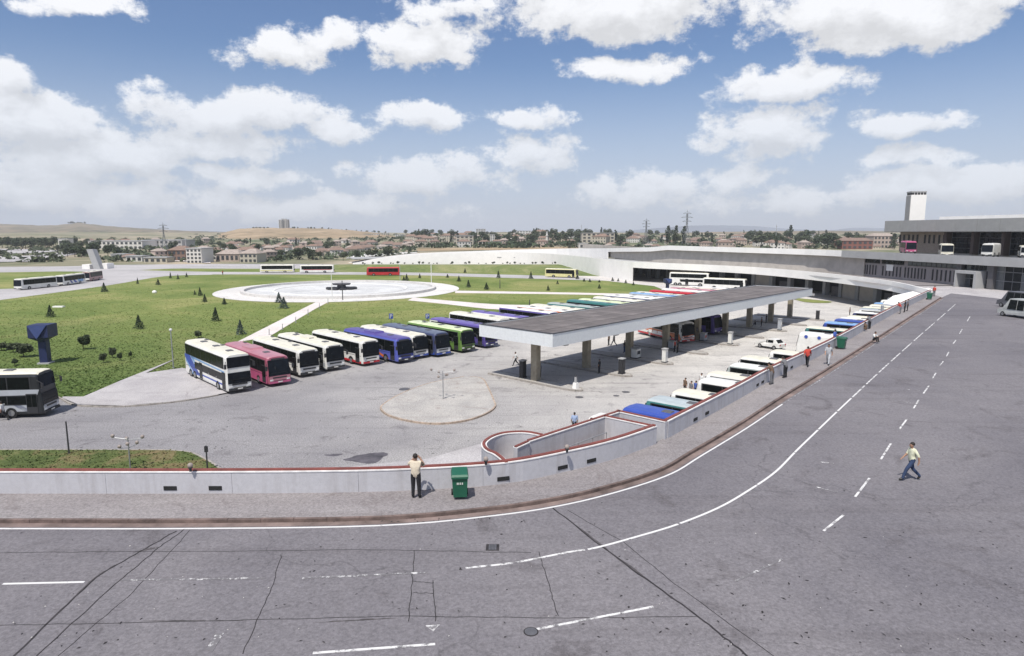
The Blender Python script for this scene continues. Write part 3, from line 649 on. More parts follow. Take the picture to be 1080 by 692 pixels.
# ------------------------------------------------------------------ buses
BODYC = {}
def bus_body(L, Wd, H, rf, rr, double):
    """lofted coach shell, raked nose; returns V, F, material index (0 body, 1 roof)"""
    w = Wd/2
    ring = [(w-.04, .34), (w, .5), (w, 1.25), (w-.015, 2.0), (w-.05, H-.38), (w-.14, H-.14), (w-.34, H-.02), (.0, H+.03)]
    full = ring+[(-y, z) for y, z in ring[-2::-1]]
    n = len(full)
    def xo(z, k):  # nose profile: vertical below the windscreen, raked above
        return -max(0, z-1.15)*k
    xs = [(-L/2, 1, .90, .04), (-L/2+.12, 1, .97, .015), (-L/2+.35, 1, 1, 0), (0, 0, 1, 0), (L/2-.5, 2, 1, 0), (L/2-.14, 2, .975, .01), (L/2, 2, .89, .04)]
    V = []
    for x, side, sc, dz in xs:
        for y, z in full:
            zz = z-dz*(z/H)*2 if z > 1 else z
            dx = xo(z, rf) if side == 2 else (-xo(z, rr) if side == 1 else 0)
            V.append((x+dx, y*sc, zz))
    F = []; mi = []
    for k in range(len(xs)-1):
        for i in range(n-1):
            F.append((k*n+i, (k+1)*n+i, (k+1)*n+i+1, k*n+i+1)); mi.append(1 if full[i][1] > H-.25 and full[i+1][1] > H-.25 else 0)
        F.append((k*n+n-1, (k+1)*n+n-1, (k+1)*n, k*n)); mi.append(0)
    F.append(tuple(range(n))); mi.append(0); F.append(tuple(range(len(xs)*n-1, (len(xs)-1)*n-1, -1))); mi.append(0)
    return V, F, mi
CACHE = {}
def shared(key, fn):
    if key not in CACHE: CACHE[key] = fn()
    return CACHE[key]
def plate(x0, x1, z0, z1, y, th=.02):
    """thin slab on a bus side (normal along y)"""
    return B().box(((x0+x1)/2, y, (z0+z1)/2), (abs(x1-x0), th, z1-z0))
def side_poly(pts, y, th=.012):
    s = 1 if y > 0 else -1; V = [(x, y, z) for x, z in pts]+[(x, y+s*th, z) for x, z in pts]; n = len(pts)
    return B().add(V, [tuple(range(n)), tuple(range(2*n-1, n-1, -1))]+[(i, n+i, n+(i+1) % n, (i+1) % n) for i in range(n)])
def bus(label, corner, heading, side=-1, L=12.6, Wd=2.5, H=3.15, body=PW, roof=None, low=None, double=False, stripes=(), sill=1.45, group=None, hatches=2, rf=.12, rr=.03,
        axles=None, detail=2, name='coach', cat='bus', doors=True, ac=False, skirt=None, centre=None, z=0, npane=6, front=None, wind=None, decal=None, blank=False):
    """corner = world xy of the front corner on the given side (-1 = door side)"""
    h = math.radians(heading); ca, sa = math.cos(h), math.sin(h)
    if centre is None:
        lx, ly = L/2-rf*max(0, H-1.15), side*(Wd/2-.1)
        cx, cy = corner[0]-(lx*ca-ly*sa), corner[1]-(lx*sa+ly*ca)
    else: cx, cy = centre
    t = thing(name, label, cat, (cx, cy, z), h, group)
    V, F, mi = bus_body(L, Wd, H, rf, rr, double)
    o = link('body', mesh('body', V, F, [body, roof or body], mi), t)
    w = Wd/2
    zt = H-(.42 if Wd > 2.4 else .30)
    decks = [(sill, zt)] if not double else [(1.25, 1.95), (2.55, zt+.02)]
    for di, (z0, z1) in enumerate(decks):
        x0, x1 = -L/2+.55, L/2-.75-rf*max(0, z0-1.15)
        if double and di == 0: x0 = -L/2+3.4
        npn = npane if not (double and di == 0) else 4
        st = (x1-x0)/npn
        for sd_ in (-1, 1):
            if (detail < 2 and sd_ != side) or blank: continue
            plate(x0-.1, x1+.08, z0-.06, z1+.07, sd_*(w-.02), .032).build('window_band', M_dark, t)
            for i in range(npn):
                a, bb = x0+i*st+.05, x0+(i+1)*st-.05
                if detail >= 1:
                    me = shared(('pane', round(bb-a, 2), round(z1-z0, 2)), lambda: B().box((0, 0, 0), (bb-a, .045, z1-z0)).me('window', M_glass))
                    link('window', me, t, ((a+bb)/2, sd_*(w-.012), (z0+z1)/2))
        if detail < 1: plate(x0, x1, z0, z1, side*(w-.01), .04).build('window_band', M_glass, t)
    # windscreen(s): slabs lying on the raked nose
    def screen(z0, z1, nm='windscreen', inset=.14, m=M_glassb):
        yy = w-inset; pts = []
        for dx in (.0, .035):
            for y, z in ((-yy, z0), (yy, z0), (yy, z1), (-yy, z1)): pts.append((L/2-max(0, z-1.15)*rf+dx-.005-(.0), y*(1 if z < 2 else .97), z))
        me = mesh(nm, pts, [(0, 3, 2, 1), (4, 5, 6, 7), (0, 1, 5, 4), (1, 2, 6, 5), (2, 3, 7, 6), (3, 0, 4, 7)], m); return link(nm, me, t)
    if double: screen(1.05, 2.15, inset=.10); screen(2.65, H-.30, inset=.10)
    else:
        screen(1.18, H-.36 if not wind else wind, inset=.10)
        if detail == 2: screen(H-.40, H-.20, 'destination_sign', .5, M_dark)
    yy = w-.17
    if front: B().box((L/2+.008, 0, .87), (.04, 2*w-.3, .50)).build('front_panel', front, t)
    if detail >= 1:
        for s in (-1, 1):
            link('headlight', shared('hl', lambda: B().box((0, 0, 0), (.05, .34, .17)).me('headlight', M_lamp)), t, (L/2+.02, s*(w-.36), .72))
        B().box((L/2+.03, 0, .47), (.12, 2*w-.28, .20)).build('bumper', skirt or M_dark, t)
        B().box((L/2+.1, 0, .5), (.02, .5, .11)).build('number_plate', PW, t)
        B().box((-L/2-.01, 0, 1.2), (.06, 2*w-.6, .5)).build('rear_grille', M_dark, t)
        for s in (-1, 1):
            link('tail_lamp', shared('tl', lambda: B().box((0, 0, 0), (.05, .18, .4)).me('tail_lamp', M_red)), t, (-L/2-.01, s*(w-.32), .95))
    ax = axles or ((L/2-2.6, -L/2+3.4) if not double else (L/2-2.6, -L/2+3.3, -L/2+2.0))
    for x in ax:
        for s in (-1, 1):
            wh = link('wheel', shared('tyre', lambda: B().cyl((0, -.15, 0), (0, .15, 0), .48, n=16).me('tyre', M_black)), t, (x, s*(w-.14), .48))
            if detail >= 1: link('rim', shared('rim', lambda: B().cyl((0, -.17, 0), (0, .17, 0), .27, n=12).me('rim', M_rim)), wh)
            if detail >= 1: link('wheel_arch', shared('arch', lambda: arch()), t, (x, s*(w+.002), 0))
    if doors and detail >= 1:
        s = -1
        for x in ((L/2-1.05,) if not double else (L/2-.85, -L/2+5.4)):
            d = plate(x-.45, x+.45, .42, 2.25 if not double else 2.15, s*(w+.006), .035).build('door', M_dark, t)
            plate(x-.40, x-.02, 1.0, 2.15 if not double else 2.05, s*(w+.03), .012).build('door_pane', M_glass, d); plate(x+.02, x+.40, 1.0, 2.15 if not double else 2.05, s*(w+.03), .012).build('door_pane', M_glass, d)
    if skirt:
        for s in (-1, 1): plate(-L/2+.3, L/2-.3, .36, .62, s*(w+.006), .02).build('skirt', skirt, t)
    if low:
        for s in (-1, 1): plate(-L/2+.4, L/2-.25, .64, 1.12, s*(w+.004), .012).build('lower_band', low, t)
    for pts, m in stripes:
        for s in (-1, 1):
            if detail < 2 and s != side: continue
            side_poly(pts, s*(w-.004)).build('stripe', m, t)
    for i in range(hatches):
        x = -L/2+L*(i+.8)/(hatches+.4)
        hm = shared(('hatch', Wd > 2.4), lambda: B().box((0, 0, 0), (.8, .62, .09), 0, .85).me('roof_hatch', M_hatch)); link('roof_hatch', hm, t, (x, 0, H+.05))
    if ac: B().box((-.6, 0, H+.09), (2.6, 1.5, .20), 0, .9).build('air_conditioner', roof or body, t)
    if detail == 2:
        for s in (-1, 1):
            mr = B().cyl((L/2-.25-rf, s*(w-.08), H-.7), (L/2+.28-rf, s*(w+.16), H-.85), .025, n=6).build('mirror_arm', M_dark, t)
            B().box((L/2+.30-rf, s*(w+.16), H-1.12), (.12, .2, .46)).build('mirror', M_dark, mr)
        for s in (-.35, .35): B().box((L/2+.055-rf*.35, s*w, 1.45), (.02, .95, .025), 0).build('wiper', M_black, t)
    if detail == 2:
        B().box((L/2+.012, 0, .95), (.04, 1.5, .16)).build('grille', M_dark, t); B().box((L/2+.05, 0, .62), (.03, 1.2, .05)).build('bumper_slot', M_black, t)
        for s in (-1, 1): plate(-L/2+.4, L/2-.3, 1.25, 1.29, s*(w+.003), .012).build('rub_rail', M_dark, t)
        if not double:
            for s in (-.33, .36): B().box((L/2-.02-rf*(1.65-1.15), s*w, 1.65), (.035, .05, .95)).build('screen_pillar', M_dark, t) if s < 0 else None
        for xx in (-L*.36, L*.02): B().box((xx, w*.55, H+.045), (.5, .35, .05)).build('roof_vent', M_hatch, t)
    # crease lines of the luggage flaps
    if detail == 2 and not double:
        for i in range(4):
            x = -1.9+i*1.15; plate(x-.5, x+.5, .68, 1.18, -(w+.010), .008).build('luggage_flap', low or body, t)
    if decal: 
        for i, xx in enumerate(decal[0]): link('emblem', shared(('dec', decal[1].name), lambda: B().cyl((0, -.02, 0), (0, .02, 0), .22, n=14).me('emblem', decal[1])), t, (xx, side*(w+.01), 2.55))
    return t
def arch():
    V = []; F = []; n = 10
    for i in range(n+1):
        a = PI*i/n
        for r in (.62, .48): V.append((r*math.cos(a), 0, .42+r*math.sin(a)*.95))
    V2 = [(x, -.004, z) for x, y, z in V]+[(x, .004, z) for x, y, z in V]; m = len(V)
    for i in range(n): a = 2*i; F += [(a, a+1, a+3, a+2), (m+a+2, m+a+3, m+a+1, m+a), (a, a+2, m+a+2, m+a)]
    return mesh('wheel_arch', V2, F, M_black)

HD = -46
GR = 'coaches parked side by side along the lawn'
def P_(px, py, z): return G(px, py, z)
sw_dd = [([(-6.3, 2.5), (-6.3, 2.2), (-3.4, .6), (-1.2, .6), (-2.3, 1.2), (-3.6, 1.9), (-4.6, 2.5)], PBR), ([(-4.4, 2.5), (-3.4, 2.5), (-2.4, 1.4), (-3.4, 1.9)], PLB), ([(-4.3, 2.5), (5.9, 2.28), (5.9, 2.16), (-4.1, 2.3)], PLB), ([(-2.8, .95), (5.4, .95), (5.4, .78), (-2.6, .78)], PBR), ([(-6.0, 2.1), (-6.0, 1.7), (-3.9, .5), (-3.5, .5)], PLB)]
bus('white and blue double decker coach, leftmost of the row by the lawn', P_(238, 374.6, 4), -47, L=13.0, H=4.0, double=True, body=PW, roof=PC, stripes=sw_dd, group=GR, hatches=3, rf=.05, npane=7)
sw_pk = [([(-6, 1.4), (6.0, 1.4), (5.4, 1.28), (-6, 1.28)], PM), ([(2.0, 1.35), (5.6, 1.35), (5.9, .4), (4.2, .4)], PM)]
bus('dark pink coach beside the white and blue double decker', P_(281, 377, 3.15), -47.5, L=13, body=PK, roof=paint('dusty_pink', (.44, .19, .23)), low=PM, stripes=sw_pk, skirt=PM, group=GR, ac=True, rf=.2, front=paint('dusty_pink', (.44, .19, .23)), sill=1.5)
bus('cream white coach to the right of the pink coach', P_(315, 369.4, 3.15), -46.5, L=12.8, body=PW, roof=PC, skirt=M_dark, group=GR, rf=.04, sill=1.5)
bus('white coach with grey rear lettering band, fourth from the left in the lawn row', P_(343, 364.2, 3.15), -46, L=12.8, body=PW, roof=PC, low=PS, group=GR, rf=.08, hatches=3, ac=True)
bus('white coach with red lower skirt in the lawn row', P_(381.8, 359.7, 3.15), -45.5, L=12.6, body=PW, roof=PC, skirt=PR, front=PW, group=GR, rf=.04)
bus('blue violet coach with orange wheel arch between two white coaches', P_(417.4, 357.7, 3.1), -45.5, L=12.8, body=paint('violet_blue', (.09, .11, .42)), roof=PP, group=GR, rf=.2, stripes=[([(1.5, 1.3), (4.6, .5), (3.4, .5), (.6, 1.3)], PO), ([(-6, 1.3), (1.0, 1.3), (1.9, .9), (-6, .9)], PLB)], ac=True)
bus('white coach with blue skirt right of the blue violet coach', P_(434.7, 353.6, 3.15), -46, L=12.8, body=PW, roof=PC, skirt=PBR, group=GR, rf=.12)
bus('navy coach with silver nose and slate roof', P_(458, 351.6, 3.15), -46, L=12.8, body=PN, roof=paint('slate', (.10, .12, .18)), front=PS, group=GR, rf=.2, skirt=PBR)
bus('green coach with pale green roof left of the purple coach', P_(485.6, 348.1, 3.15), -46, L=12.6, body=PG, roof=PLG, group=GR, rf=.12, hatches=3, stripes=[([(-6, 1.4), (2, 1.4), (3.5, .5), (-6, .5)], PT)])
bus('purple coach with white tail, last before the canopy corner', P_(510, 344.0, 3.15), -46, L=12.8, body=PP, roof=paint('purple_roof', (.14, .10, .34)), group=GR, rf=.2, skirt=PN, stripes=[([(-6.2, 2.9), (-6.2, 2.4), (-5.0, 1.6), (-4.2, 2.9)], PW)])
# the row goes on behind the canopy: only roofs and rear halves show
styles = [(PW, PC, 'cream roof nearest the canopy corner', {}), (PW, paint('purple_roof', (.14, .10, .34)), 'purple and white roof', dict(stripes=[([(-6, 1.4), (3, 1.4), (3, .6), (-6, .6)], PP)])),
          (PP, PW, 'white roof over a purple body', {}), (PO, PW, 'white roof over an orange side', {}), (PW, PC, 'broad cream roof and grey lower band', dict(low=PS)),
          (PT, PGY, 'grey green roof over a teal body', {}), (PT, PT, 'dark green roof', {}), (PW, PLG, 'pale greenish roof', {}),
          (PW, PC, 'cream roof and long row of dark windows', {}), (PN, PW, 'white roof over a navy side', {}), (PW, PW, 'plain white roof and dark windows', dict(skirt=PN)), 
          (PS, PLB, 'pale blue grey roof', {}), (PW, PC, 'cream roof left of the first red coach', {}), (PR, PR, 'red roof', {}), (PW, PW, 'white roof between two red coaches', {}), (PR, paint('dusty_pink', (.44, .19, .23)), 'dusty pink roof over a red side', {}),
          (PW, PC, 'cream roof near the blue advertising column', {}), (PR, PW, 'white roof and red side', {})]
s0 = 42.0
for i, (bd, rf_, lb, kw) in enumerate(styles):
    s = s0+i*4.05+(2.2 if i > 1 else 0)+(2.0 if i > 5 else 0)+(1.5 if i > 12 else 0); k = dict(hatches=2+(i % 2), detail=1); k.update(kw)
    c = row(s+1.2, .3+random.uniform(-.5, .5)+ (0 if i > 2 else 1.0)); L0 = 12.4+random.uniform(-.5, .3)
    bus('coach with %s, %s of row behind canopy' % (lb, 'near part' if i < 7 else 'middle' if i < 14 else 'far end'), None, HD+random.uniform(-1, 1), centre=(c[0]+NV[0]*L0/2, c[1]+NV[1]*L0/2), L=L0, H=3.15+random.uniform(-.1, .15), body=bd, roof=rf_, group='coaches parked behind the long canopy', **k)
# left edge double decker
c0 = P_(38.5, 393, 4.0)
bus('silver and black double decker coach cut by the left edge', c0, 6, side=-1, L=12.5, H=4.0, double=True, body=paint('near_black', (.02, .022, .025)), roof=PC, rf=.10, hatches=2, stripes=[([(-6, 2.52), (6.08, 2.52), (5.9, 2.05), (-6, 1.95)], PS), ([(-6, 1.15), (5.8, 1.15), (5.8, .6), (-6, .6)], PS), ([(3.9, 1.15), (4.5, 1.15), (5.3, .6), (4.7, .6)], PBR), ([(1.2, 1.15), (1.9, 1.15), (2.4, .6), (1.7, .6)], PLB)], front=PS)
def road_bus(label, a, b_, H=3.2, faces=1, **kw):
    """bus whose visible lower edge runs from photo point a to b_ (front end first)"""
    A, Bp = Vector(G(*a)), Vector(G(*b_)); d = (A-Bp); hd = math.degrees(math.atan2(d.y, d.x)); n = Vector((-d.y, d.x)).normalized()
    mid_ = (A+Bp)/2; away = n if (mid_+n).length > mid_.length else -n
    sd_ = -1 if n.dot(away) > 0 else 1
    c = mid_+away*1.25; bus(label, None, hd, side=sd_, centre=(c.x, c.y), L=kw.pop('L', max(10.5, min(13, d.length))), H=H, detail=1, **kw)
GL = 'coaches stopped one behind another on the left road'
road_bus('white coach leading the three on the left road', (20, 306.7), (64, 302), body=PW, roof=PC, rf=.1, group=GL)
road_bus('white coach with blue slanting stripes, middle of the three on the left road', (67, 301.8), (91, 298.3), body=PW, roof=PC, stripes=[([(1, 2.3), (2, 2.3), (0, .6), (-1.4, .6)], PBR), ([(3, 2.3), (3.7, 2.3), (2, .6), (1, .6)], PB), ([(-1, 2), (-5, 1.6), (-5, .8), (-2.3, .6)], PLB)], group=GL)
road_bus('white coach with dull red side, last of the three on the left road', (93, 297.6), (111, 294.4), body=paint('dull_red', (.30, .16, .16)), roof=PC, front=PW, group=GL, L=11)
road_bus('cream coach with yellow lower side, left of the two beyond the plaza', (273, 287.9), (311, 287.6), body=PW, roof=PC, low=PY, group='coaches on the road beyond the plaza')
road_bus('white coach with red window band, right of the two beyond the plaza', (314, 288.3), (354, 288.0), body=PW, roof=PC, stripes=[([(-5.5, 1.42), (5, 1.42), (5, 1.25), (-5.5, 1.25)], PR)], group='coaches on the road beyond the plaza')
road_bus('bright red coach on the road behind the plaza', (388, 291.2), (420, 291), body=PR, roof=paint('red_roof', (.55, .03, .03)), L=12)
road_bus('pale yellow coach on the park road beside the grassy mound', (607, 293.6), (575, 292.5), body=PY, roof=PC, L=12)
road_bus('cream double decker coach in front of the undercroft', (744, 302.6), (709, 301.2), H=4.0, body=PW, roof=PC, double=True, L=12)
road_bus('white coach parked right of the cream double decker', (778, 306.5), (748, 305), body=PW, roof=PC, L=12)
# at the platforms
c0 = P_(718.3, 363, 0); bus('white coach with red and orange crossed stripes under the canopy', c0, -66, side=-1, L=11, body=PW, front=PW, stripes=[([(-5, 1.4), (5, 1.4), (5.6, .6), (-5, 1.1)], PO)], rf=.05, skirt=PR)
o = [x for x in C.objects if x.get('label', '').startswith('white coach with red and orange')][0]
for zz, rr in ((1.15, .25), (.75, -.2), (1.0, -.35), (.6, .1)):
    q = B().box((5.535, 0, zz), (.02, 2.1, .08)).build('stripe', PO if rr > 0 else PR, o); q.rotation_euler = (rr*.5, 0, 0)
c0 = P_(752, 354, 0); bus('dark violet coach waiting at a platform further under the canopy', c0, -47, side=-1, L=12, body=PP, roof=PP, detail=1)

# midibuses along the wall; only roofs and window tops clear the parapet
GM = 'midibuses parked with their tails to the parapet wall'
MB = [((656, 431.0), PBR, PBR, 'royal blue midibus nearest the stair well', 8.2, {}),
      ((681.5, 422), PT, paint('pale_gray_roof', (.42, .47, .48)), 'midibus with grey roof beside the royal blue one', 8.6, {}),
      ((708, 413.8), PW, PC, 'white midibus with dark front next to the grey roofed one', 8.2, {}),
      ((736, 401.8), PW, PW, 'white midibus with open side by the waiting men', 8.6, dict(H=3.25)),
      ((745, 394.4), PW, PC, 'cream roofed midibus behind the waiting men', 8.2, {}),
      ((769, 385.6), PGY, PW, 'white roofed midibus with dark raked windscreen near the two leaning men', 8.4, dict(rf=.35)),
      ((781, 377.4), PW, PC, 'white midibus with long window row in front of the white car', 8.8, dict(rf=.35, H=3.3)),
      ((812, 371.0), PW, PC, 'cream roofed midibus right behind the white car', 8.2, {}),
      ((843, 351.5), PW, PW, 'white box van with blue round emblems on its side', 8.2, dict(blank=True, decal=([2.9, 1.3, -.3, -1.9], PBR))),
      ((850, 345.5), PT, PC, 'cream roofed midibus behind the emblem van', 8.2, {}),
      ((869, 340.4), PB, PLB, 'midibus with light blue roof and blue body', 8.2, {}),
      ((880, 337.4), PB, PB, 'dark blue midibus behind the light blue one', 8.2, {}),
      ((893, 334.0), PW, PC, 'cream roofed midibus in the far half of the wall row', 8.2, {}),
      ((900, 329.6), PN, PW, 'white roofed midibus with navy windows near the wall end', 8.2, {}),
      ((885, 335.8), PW, PW, 'white roofed midibus behind the dark blue one', 8.2, {}), ((909, 324.2), PT, PC, 'cream roofed midibus with teal side near the wall end', 8.0, {}), ((921.5, 320), PN, PLB, 'pale blue roofed midibus near the wall end', 8.0, {}), ((936, 314.2), PW, PC, 'last cream midibus under the end of the deck', 8.0, {}),
      ((906, 326.3), PW, PS, 'silver roofed midibus near the wall end', 8.0, {}),
      ((917, 322.0), PW, PC, 'cream midibus second from the far end of the wall row', 8.0, dict(stripes=[([(-3.5, 1.4), (3.5, 1.4), (3.5, 1.1), (-3.5, 1.1)], PR)])),
      ((929, 317.2), PW, PW, 'white midibus with red stripe at the far end of the wall row', 8.0, dict(stripes=[([(-3.5, 1.4), (3.5, 1.4), (3.5, 1.1), (-3.5, 1.1)], PR)]))]
for (px, py), bd, rf_, lb, L0, kw in MB:
    H0 = kw.get('H', 3.0); k = dict(hatches=1, detail=1, npane=4, H=H0, rf=.16); k.update(kw)
    bus(lb, G(px, py, H0-.1), 139, side=1, L=L0, Wd=2.35, body=bd, roof=rf_, group=GM, axles=(L0/2-1.6, -L0/2+2.0), name='midibus', doors=True, sill=1.45, **k)

# ------------------------------------------------------------------ cars and vans
def car(label, x, y, rz, body, z=0, L=4.3, Wd=1.7, H=1.42, van=False, group=None, name='parked_car', cat='car'):
    t = thing(name, label, cat, (x, y, z), rz, group); h = L/2; w = Wd/2
    if van: prof = [(-h, .35), (-h, .9), (-h+.08, H-.35), (-h+.35, H), (h-1.5, H), (h-.75, 1.12), (h-.05, .92), (h, .35)]
    else: prof = [(-h, .35), (-h, .85), (-h+.3, .92), (-h+.75, H-.05), (-h+1.1, H), (h-2.0, H), (h-1.25, .95), (h-.1, .78), (h, .35)]
    def sec(p, ins): return [(px_, ins if z_ < 1.0 else ins-.14*(z_-.95)/(H-.95)*1.2, z_) for px_, z_ in p]
    V = [(a, s*b_, c) for s in (1, -1) for a, b_, c in sec(prof, w)]; n = len(prof)
    F = [tuple(range(n)), tuple(range(2*n-1, n-1, -1))]+[(i, n+i, n+(i+1) % n, (i+1) % n) for i in range(n)]
    link('body', mesh('body', V, F, body), t)
    gz0, gz1 = .98, H-.12
    spans = [(-h+1.0, -.1), (0, h-1.75)] if not van else [(-h+.35, -h+1.5), (-h+1.6, -.1), (0, h-1.35)]
    for s in (-1, 1):
        for a, b_ in spans: B().add([(a, s*(w-.01), gz0), (b_, s*(w-.01), gz0), (b_-(.25 if b_ > .5 else 0), s*(w-.14), gz1), (a+(.1 if a < -1 else 0), s*(w-.14), gz1), (a, s*(w+.012), gz0), (b_, s*(w+.012), gz0), (b_-(.25 if b_ > .5 else 0), s*(w-.115), gz1), (a+(.1 if a < -1 else 0), s*(w-.115), gz1)], [(4, 5, 6, 7), (0, 4, 7, 3), (1, 2, 6, 5), (3, 7, 6, 2), (0, 1, 5, 4), (0, 3, 2, 1)]).build('side_window', M_glass, t)
        for xx in (h-.8, -h+.8):
            wh = B().cyl((0, -.1, 0), (0, .1, 0), .31, n=14).build('wheel', M_black, t, (xx, s*(w-.08), .31)); B().cyl((0, -.115, 0), (0, .115, 0), .18, n=10).build('rim', M_rim, wh)
        B().box((h+.005, s*(w-.28), .65), (.05, .3, .14)).build('headlight', M_lamp, t); B().box((-h-.005, s*(w-.2), .75), (.04, .2, .2)).build('tail_lamp', M_red, t)
    fx0, fx1 = (h-.80, h-1.45) if van else (h-1.30, h-1.95)
    def slab(xa, za, xb, zb, nm): B().add([(xa, -w+.16, za), (xa, w-.16, za), (xb, w-.26, zb), (xb, -w+.26, zb), (xa+.02*(1 if nm[0] == 'w' else -1), -w+.16, za+.03), (xa+.02*(1 if nm[0] == 'w' else -1), w-.16, za+.03), (xb+.02*(1 if nm[0] == 'w' else -1), w-.26, zb+.03), (xb+.02*(1 if nm[0] == 'w' else -1), -w+.26, zb+.03)], [(0, 1, 2, 3), (7, 6, 5, 4), (0, 4, 5, 1), (1, 5, 6, 2), (2, 6, 7, 3), (3, 7, 4, 0)]).build(nm, M_glass, t)
    slab(fx0, 1.14 if van else .98, fx1, H-.05, 'windscreen')
    if van: slab(-h-.005, 1.02, -h+.12, H-.28, 'rear_window')
    else: slab(-h+.33, .96, -h+.70, H-.08, 'rear_window')
    B().box((h+.02, 0, .42), (.1, Wd-.1, .16)).build('bumper', M_dark, t)
    return t
x, y = G(817, 369.5, 0); car('white car parked between midibuses on the concrete yard', x, y+1.6, math.radians(125), PW, L=3.8, Wd=1.6)
x, y = G(640, 443.5, .9); car('white hatchback half hidden behind the stair parapet', x, y, math.radians(50), PW)
x, y = G(1077, 336.5, R); car('pale grey minivan cut by the right edge of the road', x+1.0, y+1.2, math.radians(98), paint('pale_gray', (.45, .46, .44)), R, L=5.2, Wd=1.95, H=2.3, van=True, name='minivan', cat='van')
x, y = G(1076, 327, R); car('dark grey van parked behind the pale minivan at right', x+1.4, y+2.2, math.radians(98), paint('charcoal', (.10, .10, .11)), R, L=5.2, Wd=1.95, H=2.3, van=True, name='minivan', cat='van')

# ------------------------------------------------------------------ long canopy with its columns
A_, B_, F_ = Vector(G(583, 352.5, 6)), Vector(G(505, 342, 6)), Vector(G(857, 304, 6))
uc = (F_-A_).normalized(); wc = Vector((-uc.y, uc.x)); CL = (F_-A_).length; CW = (B_-A_).dot(wc)
ca_ = math.atan2(uc.y, uc.x)
cn = thing('platform_canopy', 'long flat canopy with dark felt roof and pale concrete fascia over the bus platforms', 'canopy', (A_.x, A_.y, 0), ca_)
FB = 4.66; FT = 6.0
for nm, c, d in (('fascia', (CL/2, .12, (FB+FT)/2), (CL, .24, FT-FB)), ('fascia', (CL/2, CW-.12, (FB+FT)/2), (CL, .24, FT-FB)), ('fascia', (.12, CW/2, (FB+FT)/2-.001), (.236, CW-.48, FT-FB)), ('fascia', (CL-.12, CW/2, (FB+FT)/2-.001), (.236, CW-.48, FT-FB))):
    B().box(c, d).build(nm, M_fascia, cn)
B().box((CL/2, CW/2, FB+.31), (CL-.5, CW-.5, .5)).build('soffit', M_gray, cn)
B().box((CL/2, CW/2, FT-.30), (CL-.5, CW-.5, .3)).build('roof_slab', M_roof, cn)
for s in (0, 1): B().box((CL/2, .10 if s == 0 else CW-.10, FT+.02), (CL+.04, .28, .05)).build('roof_edging', M_dark, cn)
for s in (0, 1): B().box((.10 if s == 0 else CL-.10, CW/2, FT+.018), (.28, CW-.5, .05)).build('roof_edging', M_dark, cn)
nx_, ny_ = 32, 4
pw, ph = (CL-.6)/nx_, (CW-.6)/ny_
shs = [B().box((0, 0, 0), (pw-.07, ph-.07, .08)).me('roof_panel', mat('roof_felt_%d' % k, tuple(x*f for x in (.15, .132, .127)), .85, var=.16, scale=.5, bump=.3, bscale=8, detail=9)) for k, f in enumerate((1, .86, 1.14, .95))]
for i in range(nx_):
    for j in range(ny_):
        o = link('roof_panel', random.choice(shs), cn, (.3+(i+.5)*pw, .3+(j+.5)*ph, FT-.11+.012*(1-abs(j-1.5)))); o.rotation_euler = (random.uniform(-.002, .002), random.uniform(-.002, .002), 0)
cols = [(571, 404), (624, 384.7), (666, 372.7), (701.7, 362)]
P0 = Vector(G(571, 404)); rc_ = (P0-A_); cy_ = rc_.dot(wc)
colx = [rc_.dot(uc)+i*9.15 for i in range(9)]
cy_ = CW/2-.7
for x in colx: B().box((x, cy_, FB/2+.08), (.68, .80, FB-.1)).build('column', M_col, cn)
for x in colx: B().box((x, CW/2, FB-.02), (.6, CW-.6, .35)).build('cross_beam', M_gray, cn)
# platforms: low kerbed islands across the lanes
def CWp(x, y): return (A_.x+uc.x*x+wc.x*y, A_.y+uc.y*x+wc.y*y)
plat_me = None
GPf = 'platforms under the canopy'
place = ['nearest to the lamp island', 'second from the near end', 'third from near end with sign box', 'fourth from the near end', 'fifth from the near end', 'sixth from the near end', 'seventh from the near end', 'last but one', 'at the far end']
for i, x in enumerate(colx):
    px_, py_ = CWp(x, 0); t = thing('bus_platform', 'raised kerbed platform under the canopy, '+place[i], 'platform', (px_, py_, 0), ca_, GPf)
    pts = [(-.8, 11.0), (-.8, -.2), (-.55, -1.3), (0, -1.75), (.55, -1.3), (.8, -.2), (.8, 11.0)]
    B().prism([(a*.87, b_ if b_ > 10 else b_+.1) for a, b_ in pts], -.02, .17).build('paving', M_isle, t)
    kb = B()
    for a, b_ in zip(pts[:-1], pts[1:]):
        d = math.hypot(b_[0]-a[0], b_[1]-a[1]); n = max(1, int(d/1.0))
        for q in range(n):
            f0, f1 = q/n, (q+1)/n; m0 = ((a[0]+(b_[0]-a[0])*(f0+f1)/2), (a[1]+(b_[1]-a[1])*(f0+f1)/2)); kb.box((m0[0], m0[1], .09), (d/n-.02, .16, .21), math.atan2(b_[1]-a[1], b_[0]-a[0]))
    tag(kb.build('kerb', M_kerb, t), kind=None)
def on_plat(i, dx, dy): return CWp(colx[i]+dx, dy)
def booth(label, i, dx, dy, m, h=1.65, w_=.62, sign=None, name='gate_booth', cat='booth'):
    x, y = on_plat(i, dx, dy); t = thing(name, label, cat, (x, y, .17), ca_+.05, 'booths on the platforms')
    B().box((0, 0, h/2), (w_, w_*.8, h)).build('cabinet', m, t); B().box((0, 0, h+.05), (w_+.14, w_*.8+.14, .1)).build('lid', M_gray, t); B().box((0, -w_*.4-.012, h*.62), (w_*.7, .03, h*.35)).build('panel', sign or M_dark, t); B().box((0, 0, .06), (w_+.1, w_*.8+.1, .12)).build('base', M_dark, t)
booth('white ticket cabinet at the nose of the third platform', 2, 0, -.6, PW, sign=PS)
booth('white ticket cabinet at the nose of the fifth platform', 4, 0, -.6, PW, sign=PS)
booth('dark cabinet at the nose of the second platform', 1, 0, -.4, M_dark, 1.7)
